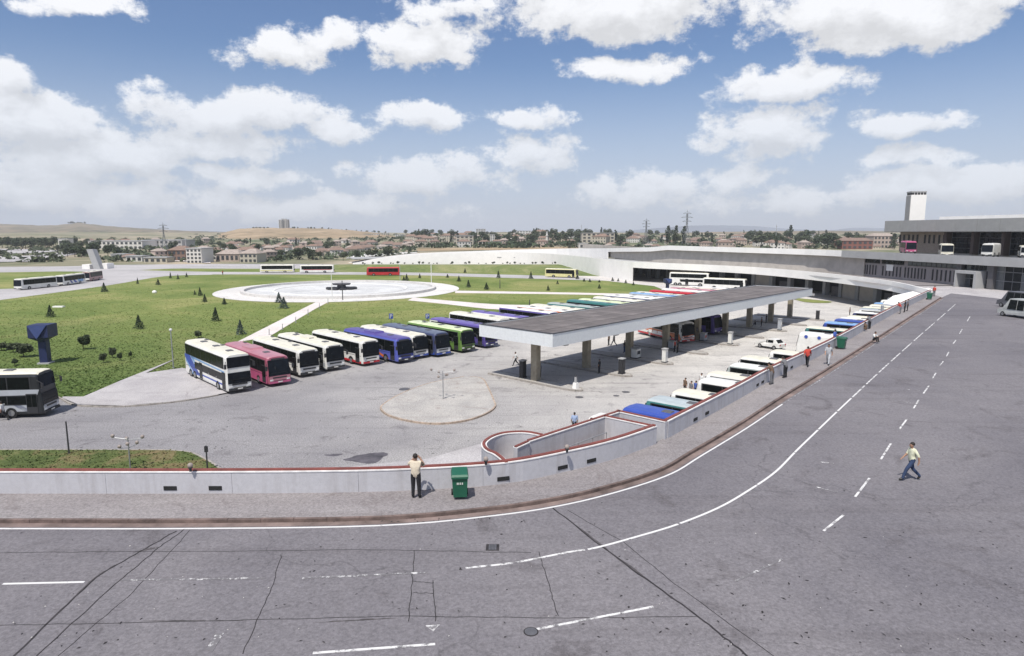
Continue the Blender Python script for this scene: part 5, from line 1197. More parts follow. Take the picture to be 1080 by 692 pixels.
# ------------------------------------------------------------------ bins, poles, lamps, signs
PGN = mat('green_plastic', (.010, .10, .055), .45, var=.08)
def bin_(label, px, py, rz):
    x, y = G(px, py, SWZ); t = thing('wheeled_bin', label, 'bin', (x, y, SWZ), rz)
    b = B(); V = [(-.25, -.28, .12), (.27, -.30, .12), (.27, .26, .12), (-.27, .26, .12), (-.31, -.38, .98), (.31, -.38, .98), (.31, .34, .98), (-.31, .34, .98)]
    b.add(V, [(3, 2, 1, 0), (4, 5, 6, 7), (0, 1, 5, 4), (1, 2, 6, 5), (2, 3, 7, 6), (3, 0, 4, 7)]); b.build('tub', PGN, t)
    B().box((0, -.40, .95), (.66, .05, .07)).build('rim', PGN, t)
    b = B(); V = [(-.34, -.43, .99), (.34, -.43, .99), (.34, .38, .99), (-.34, .38, .99), (-.30, -.36, 1.06), (.30, -.36, 1.06), (.30, .36, 1.12), (-.30, .36, 1.12)]
    b.add(V, [(3, 2, 1, 0), (4, 5, 6, 7), (0, 1, 5, 4), (1, 2, 6, 5), (2, 3, 7, 6), (3, 0, 4, 7)]); b.build('lid', PGN, t)
    B().cyl((-.3, .42, 1.02), (.3, .42, 1.02), .02, n=8).build('handle', PGN, t)
    for s in (-1, 1): B().cyl((s*.26, .30, .12), (s*.33, .30, .12), .12, n=12).build('wheel', M_black, t)
    for xx in (-.10, -.04, .03, .10): B().box((xx, -.357, .70), (.035, .01, .08)).build('printed_mark', PW, t)
bin_('green wheeled bin against the near parapet wall right of the man in cream', 485, 524.5, math.radians(6))
bin_('green wheeled bin by the far parapet beside the person in blue', 887, 368.0, math.radians(50))
bin_('dark green bin near the end of the parapet', 980, 316, math.radians(50))
def pole(label, px, py, ptop, z=0, r=.06, m=None, name='post', cat='post', cap=True):
    x, y = G(px, py, z); zt = z_at(x, y, ptop); t = thing(name, label, cat, (x, y, z)); B().cyl((0, 0, 0), (0, 0, zt-z), r, r*.8, 8).build('shaft', m or M_pole, t)
    if cap: B().cyl((0, 0, 0), (0, 0, .12), r*2, r*1.8, 8).build('base', m or M_pole, t)
    return t, zt-z
def cluster_lamp(label, px, py, ptop, spread=1.1):
    t, h = pole(label, px, py, ptop, r=.05, m=M_metal, name='street_lamp', cat='lamp')
    for k, (a, dz, sp) in enumerate(((0, -.05, 1), (PI, -.0, 1), (.9, -.6, .55), (PI+.9, -.6, .55), (2.2, -.35, .7), (5.2, -.35, .7))):
        q = (math.cos(a)*spread*sp, math.sin(a)*spread*sp, h+dz); arm = B().cyl((0, 0, h+dz-.12), q, .022, n=6).build('arm', M_metal, t)
        B().ball((q[0], q[1], q[2]+.12), .13, 8, 6).build('globe', MATS['lamp_globe'], t)
cluster_lamp('many armed globe lamp on the paved traffic island', 467.5, 422.5, 391)
cluster_lamp('many armed globe lamp rising from the grass verge', 137.8, 497, 461.5, 1.0)
t, h = pole('single headed lamp pole on the paved apron left of the double decker', 183, 388.5, 349, r=.07, m=M_metal, name='street_lamp', cat='lamp'); B().ball((0, 0, h+.12), .18, 10, 7).build('globe', M_lamp, t)
pole('thin dark post at the kerb of the grass verge', 73, 479.5, 444.5, r=.06); t, h = pole('thin dark post at the right end of the grass verge', 219, 497, 470, r=.06)
B().box((0, 0, h-.25), (.22, .1, .4)).build('sign_head', M_dark, t)
pole('white flagpole at the near rim of the plaza', 350.5, 317.5, 286.5, r=.09, m=PW, name='flagpole', cat='flagpole'); pole('dark lamp mast at the near rim of the plaza', 361.5, 316.5, 296, r=.12, name='lamp_mast', cat='lamp')
pole('pale mast behind the plaza beside the red coach', 422, 296.5, 279.5, r=.09, m=PS, name='flagpole', cat='flagpole'); pole('white flagpole right of the plaza', 455, 298.5, 278, r=.12, m=PW, name='flagpole', cat='flagpole')
for px, py, pt in ((527.3, 304.3, 295), (558.5, 322, 316)): pole('dark post on the lawn, %s' % ('in the wide grass beyond the footpath' if px < 540 else 'beside the rear footpath'), px, py, pt, r=.12)
for i, (px, py) in enumerate(((281, 352.5), (295, 347), (309, 339.5), (322, 331.5), (334, 325), (343, 319.5))): t, h = pole('short metal bollard lamp along the pink footpath', px+3, py+1, py-4.5, r=.07, m=M_metal, name='bollard', cat='bollard'); t['group'] = 'bollards along the pink footpath'; B().cyl((0, 0, h-.02), (0, 0, h+.16), .11, .11, 8).build('lantern', M_lamp, t)
def p_sign(label, px, py, pt):
    t, h = pole(label, px, py, pt+2, r=.05, name='parking_sign', cat='sign'); B().box((0, 0, h), (.7, .05, .9)).build('sign_plate', PBR, t); 
    for c_, d_ in (((-.14, -.035, h), (.09, .02, .6)), ((.02, -.035, h+.26), (.3, .02, .08)), ((.02, -.035, h+.03), (.3, .02, .08)), ((.16, -.035, h+.14), (.08, .02, .3))): B().box(c_, d_).build('printed_letter', PW, t)
p_sign('blue parking sign behind the navy coach', 412.7, 343, 331.5); p_sign('small blue sign behind the purple coach', 451, 338, 331.5)
# blue advertising column with folded head, near left on the lawn
def blue_column(label, px, py, wpx, ytop, ymid):
    x, y = G(px, py); d = math.hypot(x, y); Wd = wpx*y/690; zt = z_at(x, y, ytop); zm = z_at(x, y, ymid); t = thing('blue_column', label, 'sculpture', (x, y, 0), math.radians(8))
    mb = mat('column_blue', (.016, .024, .085), .5, var=.15); mb2 = mat('column_blue_fold', (.035, .055, .16), .45, var=.1); k = Wd/2
    B().box((0, 0, zm/2), (Wd*.40, Wd*.40, zm)).build('stem', mb, t); B().box((0, 0, .1), (Wd*.6, Wd*.6, .2)).build('foot', M_gray, t)
    V = [(-k, -k, zm+.35), (k, -k, zm+.35), (k, k, zm+.35), (-k, k, zm+.35), (-k, -k, zt), (k, -k, zt), (k, k, zt), (-k, k, zt), (0, -k*.55, zm-.25), (0, k*.55, zm-.25)]
    B().add(V, [(4, 5, 6, 7), (0, 8, 1), (1, 8, 9, 2), (2, 9, 3), (3, 9, 8, 0), (0, 1, 5, 4), (1, 2, 6, 5), (2, 3, 7, 6), (3, 0, 4, 7)]).build('head', mb, t)
    V = [(-k*.95, -k-.01, zt-.03), (k*.95, -k-.01, zt-.03), (0, -k-.01, zm+.2), (-k*.95, -k-.10, zt-.03), (k*.95, -k-.10, zt-.03), (0, -k-.35, zm+.25)]
    B().add(V, [(3, 5, 4), (0, 1, 2), (0, 3, 4, 1), (1, 4, 5, 2), (2, 5, 3, 0)]).build('fold', mb2, t)
blue_column('dark blue column with wide folded head on the lawn behind the silver coach', 48.5, 383.5, 19.5, 342, 358)
blue_column('dark blue column with folded head at the far end of the coach row', 703.8, 306, 7, 294, 299.5)
# slanted pale monument beyond the left road
x, y, z = land(98, 284); t = thing('slanted_monument', 'pale slanted slab monument beyond the road on the left', 'monument', (x, y, 0)); h = z_at(x, y, 263)
k = y/690
B().add([(-5*k, 0, h), (1.5*k, 0, h), (8*k, 0, 0), (1*k, 0, 0), (-5*k, 3, h), (1.5*k, 3, h), (8*k, 3, 0), (1*k, 3, 0)], [(0, 3, 2, 1), (4, 5, 6, 7), (0, 1, 5, 4), (1, 2, 6, 5), (2, 3, 7, 6), (3, 0, 4, 7)]).build('slab', M_gray, t)
B().box((-8*k, 3, 1), (8*k, 5, 2)).build('side_kiosk', M_white, t); B().box((8*k, 5, 1.2), (7*k, 5, 2.4)).build('side_kiosk', M_white, t)
# drains and manholes
def disc(label, px, py, r, z, m, name='manhole_cover', square=False):
    x, y = G(px, py, z); t = thing(name, label, 'drain cover', (x, y, z))
    b = B()
    if square:
        b.box((0, 0, .004), (r*2, r*2, .014))
        b.build('frame', M_joint, t)
        for i in range(5): B().box((-r+.12+i*(2*r-.24)/4, 0, .015), (.06, r*1.7, .012)).build('grate_bar', M_hatch, t)
    else:
        b.cyl((0, 0, -.01), (0, 0, .012), r, n=20).build('frame', M_joint, t); B().cyl((0, 0, 0), (0, 0, .018), r*.85, n=20).build('lid', m, t)
disc('square grated drain in the road near the kerb', 519.5, 577.5, .22, R, M_hatch, 'drain_grate', True); disc('round manhole cover at the end of the near lane dash', 560, 666.5, .20, R, M_hatch)
disc('round manhole cover in the yard left of the traffic island', 426.5, 410.5, .55, .0, M_hatch); disc('oblong drain cover in the yard by the stairs', 611, 419, .4, .0, M_hatch); disc('drain cover in the concrete yard near the midibuses', 660, 413.5, .4, .0, M_hatch); disc('second drain cover in the concrete yard near the midibuses', 650, 417.5, .3, .0, M_hatch)

# ------------------------------------------------------------------ trees on the lawn
M_con = mat('conifer_needles', (.028, .055, .026), .9, var=.3, scale=2.5); M_con2 = mat('blue_spruce_needles', (.075, .11, .10), .9, var=.3, scale=2.5); M_leaf = mat('dark_leaves', (.05, .075, .032), .85, var=.35, scale=1.2); M_leaf2 = mat('olive_leaves', (.08, .10, .05), .85, var=.35, scale=.6); M_leaf3 = mat('gray_green_leaves', (.085, .11, .06), .85, var=.3, scale=.6); M_bark = mat('bark', (.07, .05, .035), .9, var=.25)
def tri_cloud(pts, size, r, flat=.0):
    V = []; F = []
    for x, y, z in pts:
        a, b_ = r.uniform(0, 6.28), r.uniform(-1, 1); u = Vector((math.cos(a), math.sin(a), r.uniform(-.6, .3))).normalized(); v = u.orthogonal(); v.rotate(Matrix.Rotation(r.uniform(0, 6.28), 3, u)); s_ = size*r.uniform(.6, 1.4); k_ = len(V); p = Vector((x, y, z))
        V += [p-u*s_*.5-v*s_*.4, p+u*s_*.7, p-u*s_*.5+v*s_*.4, p-v*s_*.1-u*.2*s_]; F += [(k_, k_+1, k_+2)]
    return V, F
def conifer_mesh(seed, m, n=900):
    r = random.Random(seed); pts = []
    for _ in range(n):
        t = r.random()**1.25; tier = (t*7) % 1; rad = .36*(1-t)*(1.08-.38*tier)*math.sqrt(r.uniform(.25, 1)); a = r.uniform(0, 6.28); rad *= 1+.22*math.sin(a*3+seed+t*5)
        pts.append((rad*math.cos(a), rad*math.sin(a), .07+t*.92))
    V, F = tri_cloud(pts, .055, r); return mesh('crown', V, F, m)
CON = [conifer_mesh(1, M_con), conifer_mesh(2, M_con), conifer_mesh(3, M_con2)]
def crown_mesh(seed, m, n=520, col=False):
    r = random.Random(seed); pts = []; lob = [(r.uniform(-.22, .22), r.uniform(-.22, .22), r.uniform(.42, .80), r.uniform(.16, .27)) for _ in range(7)]
    if col: lob = [(r.uniform(-.05, .05), r.uniform(-.05, .05), .25+.7*i/6, .12*(1.1-abs(i-2.5)/5)) for i in range(7)]
    for _ in range(n):
        cx, cy, cz, rr = r.choice(lob); d = Vector((r.gauss(0, 1), r.gauss(0, 1), r.gauss(0, 1))).normalized()*rr*r.uniform(.6, 1.05); pts.append((cx+d.x, cy+d.y, cz+d.z*.85))
    V, F = tri_cloud(pts, .085 if not col else .06, r); return mesh('crown', V, F, m)
CR = [crown_mesh(11, M_leaf), crown_mesh(12, M_leaf2), crown_mesh(13, M_leaf), crown_mesh(14, M_leaf3), crown_mesh(15, M_leaf2)]
CRD = [crown_mesh(31, M_leaf, 1500), crown_mesh(32, M_leaf2, 1500)]
COLm = [crown_mesh(21, M_leaf, 400, True), crown_mesh(22, M_con, 400, True)]
TRK = B().cyl((0, 0, 0), (0, 0, .5), .028, .016, 6).cyl((0, 0, .35), (.12, .05, .6), .014, .006, 5).cyl((0, 0, .3), (-.12, .04, .58), .014, .006, 5).cyl((0, 0, .4), (.02, -.13, .66), .012, .005, 5).me('trunk', M_bark)
TRS = B().cyl((0, 0, 0), (0, 0, .95), .02, .004, 6).me('trunk', M_bark)
def tree(label, x, y, z, h, crown, trunk, w_=1.0, group=None, cat='tree', name='tree'):
    t = thing(name, label, cat, (x, y, z), random.uniform(0, 6.28), group)
    for nm, me in (('crown', crown), ('trunk', trunk)): o = link(nm, me, t); o.scale = (h*w_, h*w_, h)
    return t
s1 = 1/3.007; s2_ = 1/4.5
LT = [(331*s1, 220+265*s1, 10, 1, 1.1), (502*s1, 220+243*s1, 6.5, 0, 1.2), (437*s1, 220+240*s1, 7, 1, .6), (160*s1, 220+345*s1, 13, 0, 1), (441*s1, 220+382*s1, 15, 0, 1), (635*s1, 220+277*s1, 9, 1, .9), (650*s1, 220+297*s1, 8.5, 0, 1), (618*s1, 220+274*s1, 5, 0, 1), (685*s1, 220+358*s1, 15, 1, .9), (763*s1, 220+400*s1, 15.5, 2, 1), (712*s1, 220+305*s1, 5, 1, 1),
      (541*s1, 220+222*s1, 7, 1, .6), (565*s1, 220+225*s1, 5.5, 0, .8), (592*s1, 220+218*s1, 5, 1, .9), (236.7, 321, 7, 1, 1.2), (226.7, 331, 5, 0, 1.2), (294.4, 319.5, 11, 2, 1.2), (299.5, 325.5, 12, 2, 1.3), (484, 297, 6, 0, 1.2), (494, 303.2, 8, 1, 1), (513, 305.6, 7.5, 0, 1.2), (525.6, 293.6, 8, 1, .9), (560, 294.2, 8, 1, .9), (578, 306.8, 6, 0, 1), (588, 299.8, 4, 1, 1.2), (632, 304.6, 5, 0, 1.1), (442.7, 293.5, 5, 1, 1), (429, 297, 8, 1, 1), (426, 297.2, 6, 0, 1), (609, 294.6, 5, 1, 1.3), (623, 287, 7, 1, .6), (642, 289.5, 6, 1, .8), (490.5, 288, 5, 1, 1), (472, 293, 4, 0, 1.4), (646, 296.5, 4, 0, 1.3), (652, 297, 3.5, 1, 1.3), (660, 299, 4, 0, 1.2), (668, 301, 4, 1, 1.2), (616, 297, 3.5, 0, 1.5), (622, 297.5, 3.5, 1, 1.5), (632, 298, 3, 0, 1.5)]
desc = ['small dark conifer', 'young pine', 'bluish young spruce']; wh = lambda px, py: ('by the left road' if py < 305 and px < 140 else 'left of the plaza' if px < 250 and py < 335 else 'below the plaza path' if 250 <= px < 340 else 'in front of the white double decker' if py > 335 and px > 200 else 'near the blue column' if px < 110 else 'on the open lawn' if px < 250 else 'right of the plaza' if px < 600 else 'near the grassy mound')
from collections import Counter
cnt = Counter()
for px, py, hp_, k, w_ in LT:
    x, y = G(px, py); h = hp_*y/690*1.02; key = desc[k]+' '+wh(px, py); cnt[key] += 1
    tree('%s %s' % (desc[k], wh(px, py)), x, y, 0, h, CON[k], TRS, w_, group=('conifers '+wh(px, py)), cat='conifer', name='conifer')
for px, py, hp_, w_, lb in ((88, 220+447*s1, 17, .95, 'dark leafy small tree on the lawn right of the blue column'), (25, 377, 16, 1.3, 'dark bush left of the blue column'), (14, 372, 11, 1.2, 'low dark bush near the left edge of the lawn'), (2, 370, 9, 1.4, 'dark bush cut by the left edge above the silver coach'), (109, 383, 11, .8, 'thin shrub with sparse leaves, left of three beside the leafy tree'), (119, 378, 12, .7, 'thin shrub with sparse leaves, middle of three beside the leafy tree'), (126, 381, 10, .7, 'thin shrub with sparse leaves, right of three beside the leafy tree'), (137, 378, 8, .6, 'small sapling on the lawn before the apron'), (209, 357, 8.5, 1.1, 'round dark bush behind the white and blue double decker'), (16, 386, 8, 1.2, 'low bush behind the silver coach')):
    x, y = G(px, py); h = hp_*y/690; tree(lb, x, y, 0, h, random.choice(CRD), TRK, w_, cat='shrub', name='shrub')
x, y = G(163, 309.5); t = link('boulder', B().ball((0, 0, .35), .6, 8, 5, .8).me('boulder', M_white), None, (x, y, 0)); tag(t, 'small white boulder on the open lawn', 'rock')
x, y = G(62, 324.3); t = link('concrete_slab', B().box((0, 0, .15), (2.2, .9, .3)).me('concrete_slab', M_white), None, (x, y, 0)); tag(t, 'small white slab lying on the lawn above the blue column', 'slab')
R0_ = random.Random(9)
# hedge dots on top of the mound
for i in range(48):
    q = MT[4+int((nm_-6)*i/48)]; f_ = R0_.random(); q2 = MT[5+int((nm_-6)*i/48)]; x, y = q[1]+(q2[1]-q[1])*f_, q[2]+(q2[2]-q[2])*f_; tree('small round shrub in the line along the top of the mound', x, y, q[3], 1.3*R0_.uniform(.5, 1.2), R0_.choice(CR), TRK, 1.1, 'shrubs along the top of the mound', 'shrub', 'shrub')

# ------------------------------------------------------------------ hills
def ridge(name, prof, d0, d1, m, rough=1.0, seed=0, back=1.35):
    prof = smooth(prof, 8); NT = 14; V = []; F = []; ph = random.Random(seed).uniform(0, 9)
    for i, (px, py) in enumerate(prof):
        rx, ry, rz = ray(px, 245); h_ = math.hypot(rx, ry); ux, uy = rx/ry, 1.0; kk = math.hypot(ux, uy)
        crest = CAMZ+(245-py)/690*d1*1.0
        for j in range(NT+1):
            t = j/NT
            if j < NT-1: tt = t*NT/(NT-2); d = d0+(d1-d0)*min(1, tt); base = terr(ux*d0, d0)-3; z = base+(crest-base)*(min(1, tt)**1.1)
            else: d = d1*(back if j == NT else (1+back)/2); z = crest*(1-.25*(j-NT+2))
            if 0 < j < NT-2: z += rough*(math.sin(px*.11+j*1.3+ph)+.7*math.sin(px*.23-j*2.1+ph))*(crest)*.035
            if j == NT-2: z += rough*.02*crest*math.sin(px*.37+ph)
            V.append((ux*d, d, z))
    n = NT+1
    for i in range(len(prof)-1):
        for j in range(NT): F.append((i*n+j, (i+1)*n+j, (i+1)*n+j+1, i*n+j+1))
    me = mesh(name, V, F, m)
    for p in me.polygons: p.use_smooth = True
    return tag(link(name, me), kind='structure')
ridge('hill', [(-420, 236), (-200, 233), (0, 236.5), (45, 238), (70, 236.8), (83, 235.2), (96, 236.6), (120, 239), (165, 241.8), (200, 243.6), (240, 245), (290, 246.5)], 1700, 2700, M_hill, seed=1)
ridge('hill', [(150, 253), (185, 251), (210, 248.5), (232, 246.2), (246, 242.8), (262, 241), (300, 240.6), (350, 241.6), (385, 244.4), (410, 247), (440, 250), (470, 252)], 900, 1500, M_hill2, 1.2, seed=2)
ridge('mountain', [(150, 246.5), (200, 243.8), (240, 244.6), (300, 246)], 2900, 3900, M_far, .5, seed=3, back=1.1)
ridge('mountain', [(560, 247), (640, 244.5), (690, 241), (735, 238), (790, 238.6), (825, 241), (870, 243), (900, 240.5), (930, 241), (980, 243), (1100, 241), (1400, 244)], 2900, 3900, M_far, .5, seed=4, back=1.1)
ridge('hill', [(420, 249), (450, 246.5), (500, 245.2), (560, 244.5), (620, 245), (700, 245.5), (800, 244), (880, 243.5), (960, 244), (1100, 243), (1400, 244)], 1300, 2000, M_hill, .6, seed=6)

# ------------------------------------------------------------------ town
R_ = random.Random(5)
HW = [mat('house_cream', (.46, .42, .34), .85, var=.06), mat('house_white', (.62, .60, .56), .85, var=.05), mat('house_pink', (.42, .34, .29), .85, var=.06), mat('house_gray', (.38, .37, .35), .85, var=.06)]
HR = [mat('roof_tile_red', (.22, .15, .12), .85, var=.15, scale=.8), mat('roof_tile_brown', (.23, .155, .12), .85, var=.15, scale=.8), mat('roof_tile_pale', (.36, .30, .26), .85, var=.15, scale=.8)]
M_win = mat('dark_window', (.05, .055, .06), .3)
def house_proto(w_, d_, h_, wi, ri, floors):
    parts = []; parts.append(('wall', B().box((0, 0, h_/2), (w_, d_, h_)).me('wall', HW[wi]), (0, 0, 0)))
    hh = 1.9 if w_ < 14 else 2.6; e = .5; V = [(-w_/2-e, -d_/2-e, h_), (w_/2+e, -d_/2-e, h_), (w_/2+e, d_/2+e, h_), (-w_/2-e, d_/2+e, h_), (-w_/2+d_*.35, 0, h_+hh), (w_/2-d_*.35, 0, h_+hh)]
    parts.append(('roof', mesh('roof', V, [(0, 1, 5, 4), (1, 2, 5), (2, 3, 4, 5), (3, 0, 4), (3, 2, 1, 0)], HR[ri]), (0, 0, 0)))
    n = max(2, int(w_/3)); wm = B().box((0, 0, 0), (1.2, .15, 1.3)).me('window', M_win)
    for f in range(floors):
        for i in range(n): parts.append(('window', wm, (-w_/2+(i+.5)*w_/n, -d_/2-.03, 1.6+f*2.9)))
    parts.append(('chimney', B().box((0, 0, 0), (.6, .6, 1.6)).me('chimney', HW[2]), (w_*.2, d_*.1, h_+hh)))
    return parts
HP = [house_proto(w_, d_, f*2.9+.4, i % 4, i % 3, f) for i, (w_, d_, f) in enumerate(((10, 8, 1), (12, 9, 2), (9, 8, 2), (14, 9, 1), (16, 10, 3), (11, 9, 1), (13, 10, 2)))]
hl = ['low house', 'two storey house', 'small house', 'long low house', 'apartment house', 'cottage', 'family house']
def house(px, py, k=None, group='houses of the town beyond the yard', label=None):
    k = random.randrange(len(HP)) if k is None else k; x, y, z = land(px, py); t = thing('house', label, 'house', (x, y, z-.3), random.uniform(-.5, .5)-math.atan2(x, y), group)
    for nm, me, loc in HP[k]: link(nm, me, t, loc)
    f_ = R_.uniform(.62, .95); t.scale = (f_, f_, f_*R_.uniform(.9, 1.1))
    zone = 'left of the tan hill' if px < 230 else 'below the tan hill' if px < 430 else 'behind the white ramp' if px < 640 else 'beyond the long terminal wing'
    wall_n = ['cream', 'white', 'pinkish', 'grey'][k % 4]; roof_n = ['red', 'brown', 'pale red'][k % 3]
    t['label'] = label or 'far %s %s with %s tiled roof %s' % (wall_n, hl[k], roof_n, zone); return t
for _ in range(72): px = R_.uniform(215, 440); house(px, R_.uniform(256, 274 if px < 370 else 266), R_.choice((0, 2, 3, 5, 1)))
for _ in range(62): px = R_.uniform(430, 640); house(px, R_.uniform(249.5, 261), R_.choice((0, 1, 2, 4, 5, 6)))
for _ in range(90): px = R_.uniform(640, 950); house(px, R_.uniform(249.5, 263), R_.choice((0, 1, 2, 5, 6, 3)))
for _ in range(14): px = R_.uniform(0, 215); house(px, R_.uniform(255, 276 if px > 120 else 258), R_.choice((0, 2, 3)))
def block(label, x0, y0, x1, y1, m, floors, cols, roof=None, depth=14, flat=True):
    """larger building filling the photo box x0..x1, y0..y1 where it stands"""
    xa, ya, z = land((x0+x1)/2, y1); k = ya/690; w_ = (x1-x0)*k; ht = z_at(xa, ya, y0)-z; t = thing('apartment_block', label, 'building', (xa, ya+depth/2, z-.3)); ht += .3
    B().box((0, 0, ht/2), (w_, depth, ht)).build('wall', m, t)
    if roof: V = [(-w_/2-.4, -depth/2-.4, ht), (w_/2+.4, -depth/2-.4, ht), (w_/2+.4, depth/2+.4, ht), (-w_/2-.4, depth/2+.4, ht), (-w_/2+3, 0, ht+2.4), (w_/2-3, 0, ht+2.4)]; B().add(V, [(0, 1, 5, 4), (1, 2, 5), (2, 3, 4, 5), (3, 0, 4), (3, 2, 1, 0)]).build('roof', roof, t)
    else: B().box((0, 0, ht+.2), (w_+.6, depth+.6, .4)).build('roof_edge', M_gray, t)
    fh = ht/floors; wm = B().box((0, 0, 0), (w_/cols*.55, .2, fh*.5)).me('window', M_win)
    for f in range(floors):
        for c in range(cols): link('window', wm, t, (-w_/2+(c+.5)*w_/cols, -depth/2-.05, (f+.55)*fh))
    return t
block('long low white factory hall at the foot of the left ridge', 94, 254.5, 150, 263, HW[1], 2, 12, depth=25); block('long pale factory hall right of the white one', 150, 253.5, 192, 262, HW[3], 2, 9, depth=25)
block('brown building left of the white apartment block', 177, 264, 196, 275, mat('brown_wall', (.20, .13, .10), .9, var=.1), 2, 4, HR[1]); block('white apartment block with blank side left of the town', 197, 262.5, 213, 277.5, HW[1], 4, 4)
block('low building with pinkish roof right of the white apartment block', 228, 268, 252, 276, HW[2], 1, 5, HR[2]); block('tan building with tiled roof below the tan hill', 253, 267.5, 271, 277, HW[0], 2, 4, HR[2])
block('multi storey unfinished concrete block behind the ramp', 614, 246, 648, 259, HW[0], 4, 7); block('slender white high rise behind the ramp', 517, 247.5, 521.5, 257, HW[1], 6, 2); block('cream building rising above trees behind the ramp', 481, 249, 499, 260, HW[0], 4, 4)
block('white building on the skyline among trees', 542, 243.6, 560, 247.6, HW[1], 2, 6); block('pale wide building on the horizon behind trees', 502, 241.5, 512, 244, HW[3], 2, 4); block('low white shed below the concrete block', 611, 257, 620, 262.5, HW[1], 1, 2)
block('red brick building beyond the terminal wing', 888, 254, 920, 263, mat('brick_red', (.22, .09, .07), .9, var=.1), 2, 6, HR[0]); block('white and green building left of the terminal hall', 859, 247.5, 871, 256, HW[1], 3, 3); block('pink roofed building right of the red brick one', 921, 249, 944, 262, HW[2], 3, 6, HR[2])
for i, (a, b_) in enumerate(((383, 250), (392, 249.5), (402, 249), (417, 250), (426, 251))): block('pale apartment block on the shoulder of the tan hill', a, b_-2.6, a+7, b_, HW[i % 2], 3, 3)['group'] = 'pale blocks on the hill shoulder'
for a, b_, c, d_, lb in ((117, 268.5, 131, 274, 'low white shed left of the brown building'), (133, 270.5, 150, 276, 'long low white wall building before the brown building'), (152, 272, 176, 277, 'low cream storage building beside the access road'), (62, 252, 72, 262, 'pale house behind the tree belt at the left')): block(lb, a, b_, c, d_, HW[1] if a != 152 else HW[0], 1, max(2, int((c-a)/5)), depth=8)
# tower block alone on the tan hill
d = 1500; x = (303-540)/690*d; t = thing('tower_block', 'tall grey tower block standing alone on the tan hill', 'building', (x, d-2, CAMZ+(245-241.2)/690*d-1)); h = 9.8/690*d; wv = 4.6/690*d
B().box((-wv*.5, 0, h/2), (wv*.95, 14, h*.94)).build('wall', HW[3], t); B().box((wv*.5, 0, h/2), (wv*.95, 14, h)).build('wall', HW[3], t); B().box((0, -.5, h/2), (wv*.2, 15, h*.97)).build('stair_core', M_win, t); B().box((0, 0, h+.8), (wv*1.0, 8, 1.6)).build('roof_house', M_gray, t)
for f in range(9):
    for c in (-.75, -.3, .3, .75): B().box((wv*c, -7.1, (f+.6)*h/10), (wv*.22, .3, h*.045)).build('window', M_win, t)
for px, w_ in ((276, 2.6), (280, 1.6)): B_ = thing('hill_hut', 'small pale hut among trees on the tan hill, %s' % ('larger left one' if px < 278 else 'smaller right one'), 'hut', ((px-540)/690*1500, 1500, CAMZ+(245-241.4)/690*1500-.5)); B().box((0, 0, 2), (w_*2, 5, 4)).build('wall', HW[1], B_); B().box((0, 0, 4.2), (w_*2.2, 5.6, .5)).build('roof', HR[2], B_)
# minaret
x, y, z = land(576.8, 257); h = z_at(x, y, 243.5)-z; t = thing('minaret', 'thin pale minaret among the trees behind the ramp', 'minaret', (x, y, z)); B().cyl((0, 0, 0), (0, 0, h*.8), 1.2, 1.0, 10).build('shaft', HW[1], t); B().cyl((0, 0, h*.62), (0, 0, h*.66), 1.7, n=10).build('balcony', HW[1], t); B().cyl((0, 0, h*.8), (0, 0, h), 1.1, .05, 10).build('spire', M_gray, t)

def far_tree(px, py, h, k, kind, zone, xyz=None):
    x, y, z = xyz or land(px, py); cm = CR[k % 5] if kind == 0 else COLm[k % 2]
    t = thing('tree', 'far %s in the %s' % (['dark green broad tree', 'olive green broad tree', 'dark broad tree', 'grey green broad tree', 'pale olive tree'][k % 5] if kind == 0 else 'slim poplar tree', zone), 'tree', (x, y, z-.2), R_.uniform(0, 6.28), 'trees in the '+zone)
    for nm, me in (('crown', cm), ('trunk', TRK if kind == 0 else TRS)): o = link(nm, me, t); w_ = h*R_.uniform(.9, 1.35) if kind == 0 else h; o.scale = (w_, w_, h)
for _ in range(34): px = R_.uniform(-6, 60); far_tree(px, R_.uniform(258.5, 263), R_.uniform(8, 11), R_.randrange(5), 0, 'dense belt at the left')
for _ in range(30): px = R_.uniform(60, 130); far_tree(px, R_.uniform(258, 272), R_.uniform(6, 10), R_.randrange(5), 0, 'scattered groves at the left')
for _ in range(46): px = R_.uniform(170, 430); far_tree(px, R_.uniform(255, 275), R_.uniform(5, 9), R_.randrange(5), 0 if R_.random() < .8 else 1, 'town below the tan hill')
for _ in range(84): px = R_.uniform(425, 650); far_tree(px, 247.5+R_.random()*10.5, R_.uniform(8, 14), R_.randrange(5), 0 if R_.random() < .75 else 1, 'town behind the white ramp')
for _ in range(60): px = R_.uniform(640, 940); far_tree(px, R_.uniform(248, 261), R_.uniform(8, 13), R_.randrange(5), 0 if R_.random() < .7 else 1, 'town beyond the terminal wing')
for _ in range(26): px = R_.uniform(800, 900); far_tree(px, R_.uniform(254, 263), R_.uniform(8, 14), R_.randrange(3), 0 if R_.random() < .6 else 1, 'grove left of the brick building')
for px, py in ((704, 259), (712, 258), (721, 261), (833, 256), (941, 262), (943, 263), (940, 260)): far_tree(px, py, 19 if px < 900 else 13, 0, 1, 'row of tall poplars')
for _ in range(26): px = R_.uniform(310, 408); d = 1500; zc = 240.6+max(0, px-300)*.012+max(0, px-350)*.06; far_tree(0, 0, R_.uniform(3, 6), R_.randrange(5), 0, 'line on top of the tan hill', ((px-540)/690*d, d-3, CAMZ+(245-zc)/690*d-2.0))
for px in (271, 274, 278, 282, 286): far_tree(0, 0, 6, 0, 0, 'line on top of the tan hill', ((px-540)/690*1500, 1497, CAMZ+(245-241.3)/690*1500-1.5))
for _ in range(14): px = R_.uniform(76, 96); d = 2690; far_tree(0, 0, R_.uniform(7, 12), 0, 0, 'clump on the left ridge', ((px-540)/690*d, d, CAMZ+(245-236.2)/690*d-1))

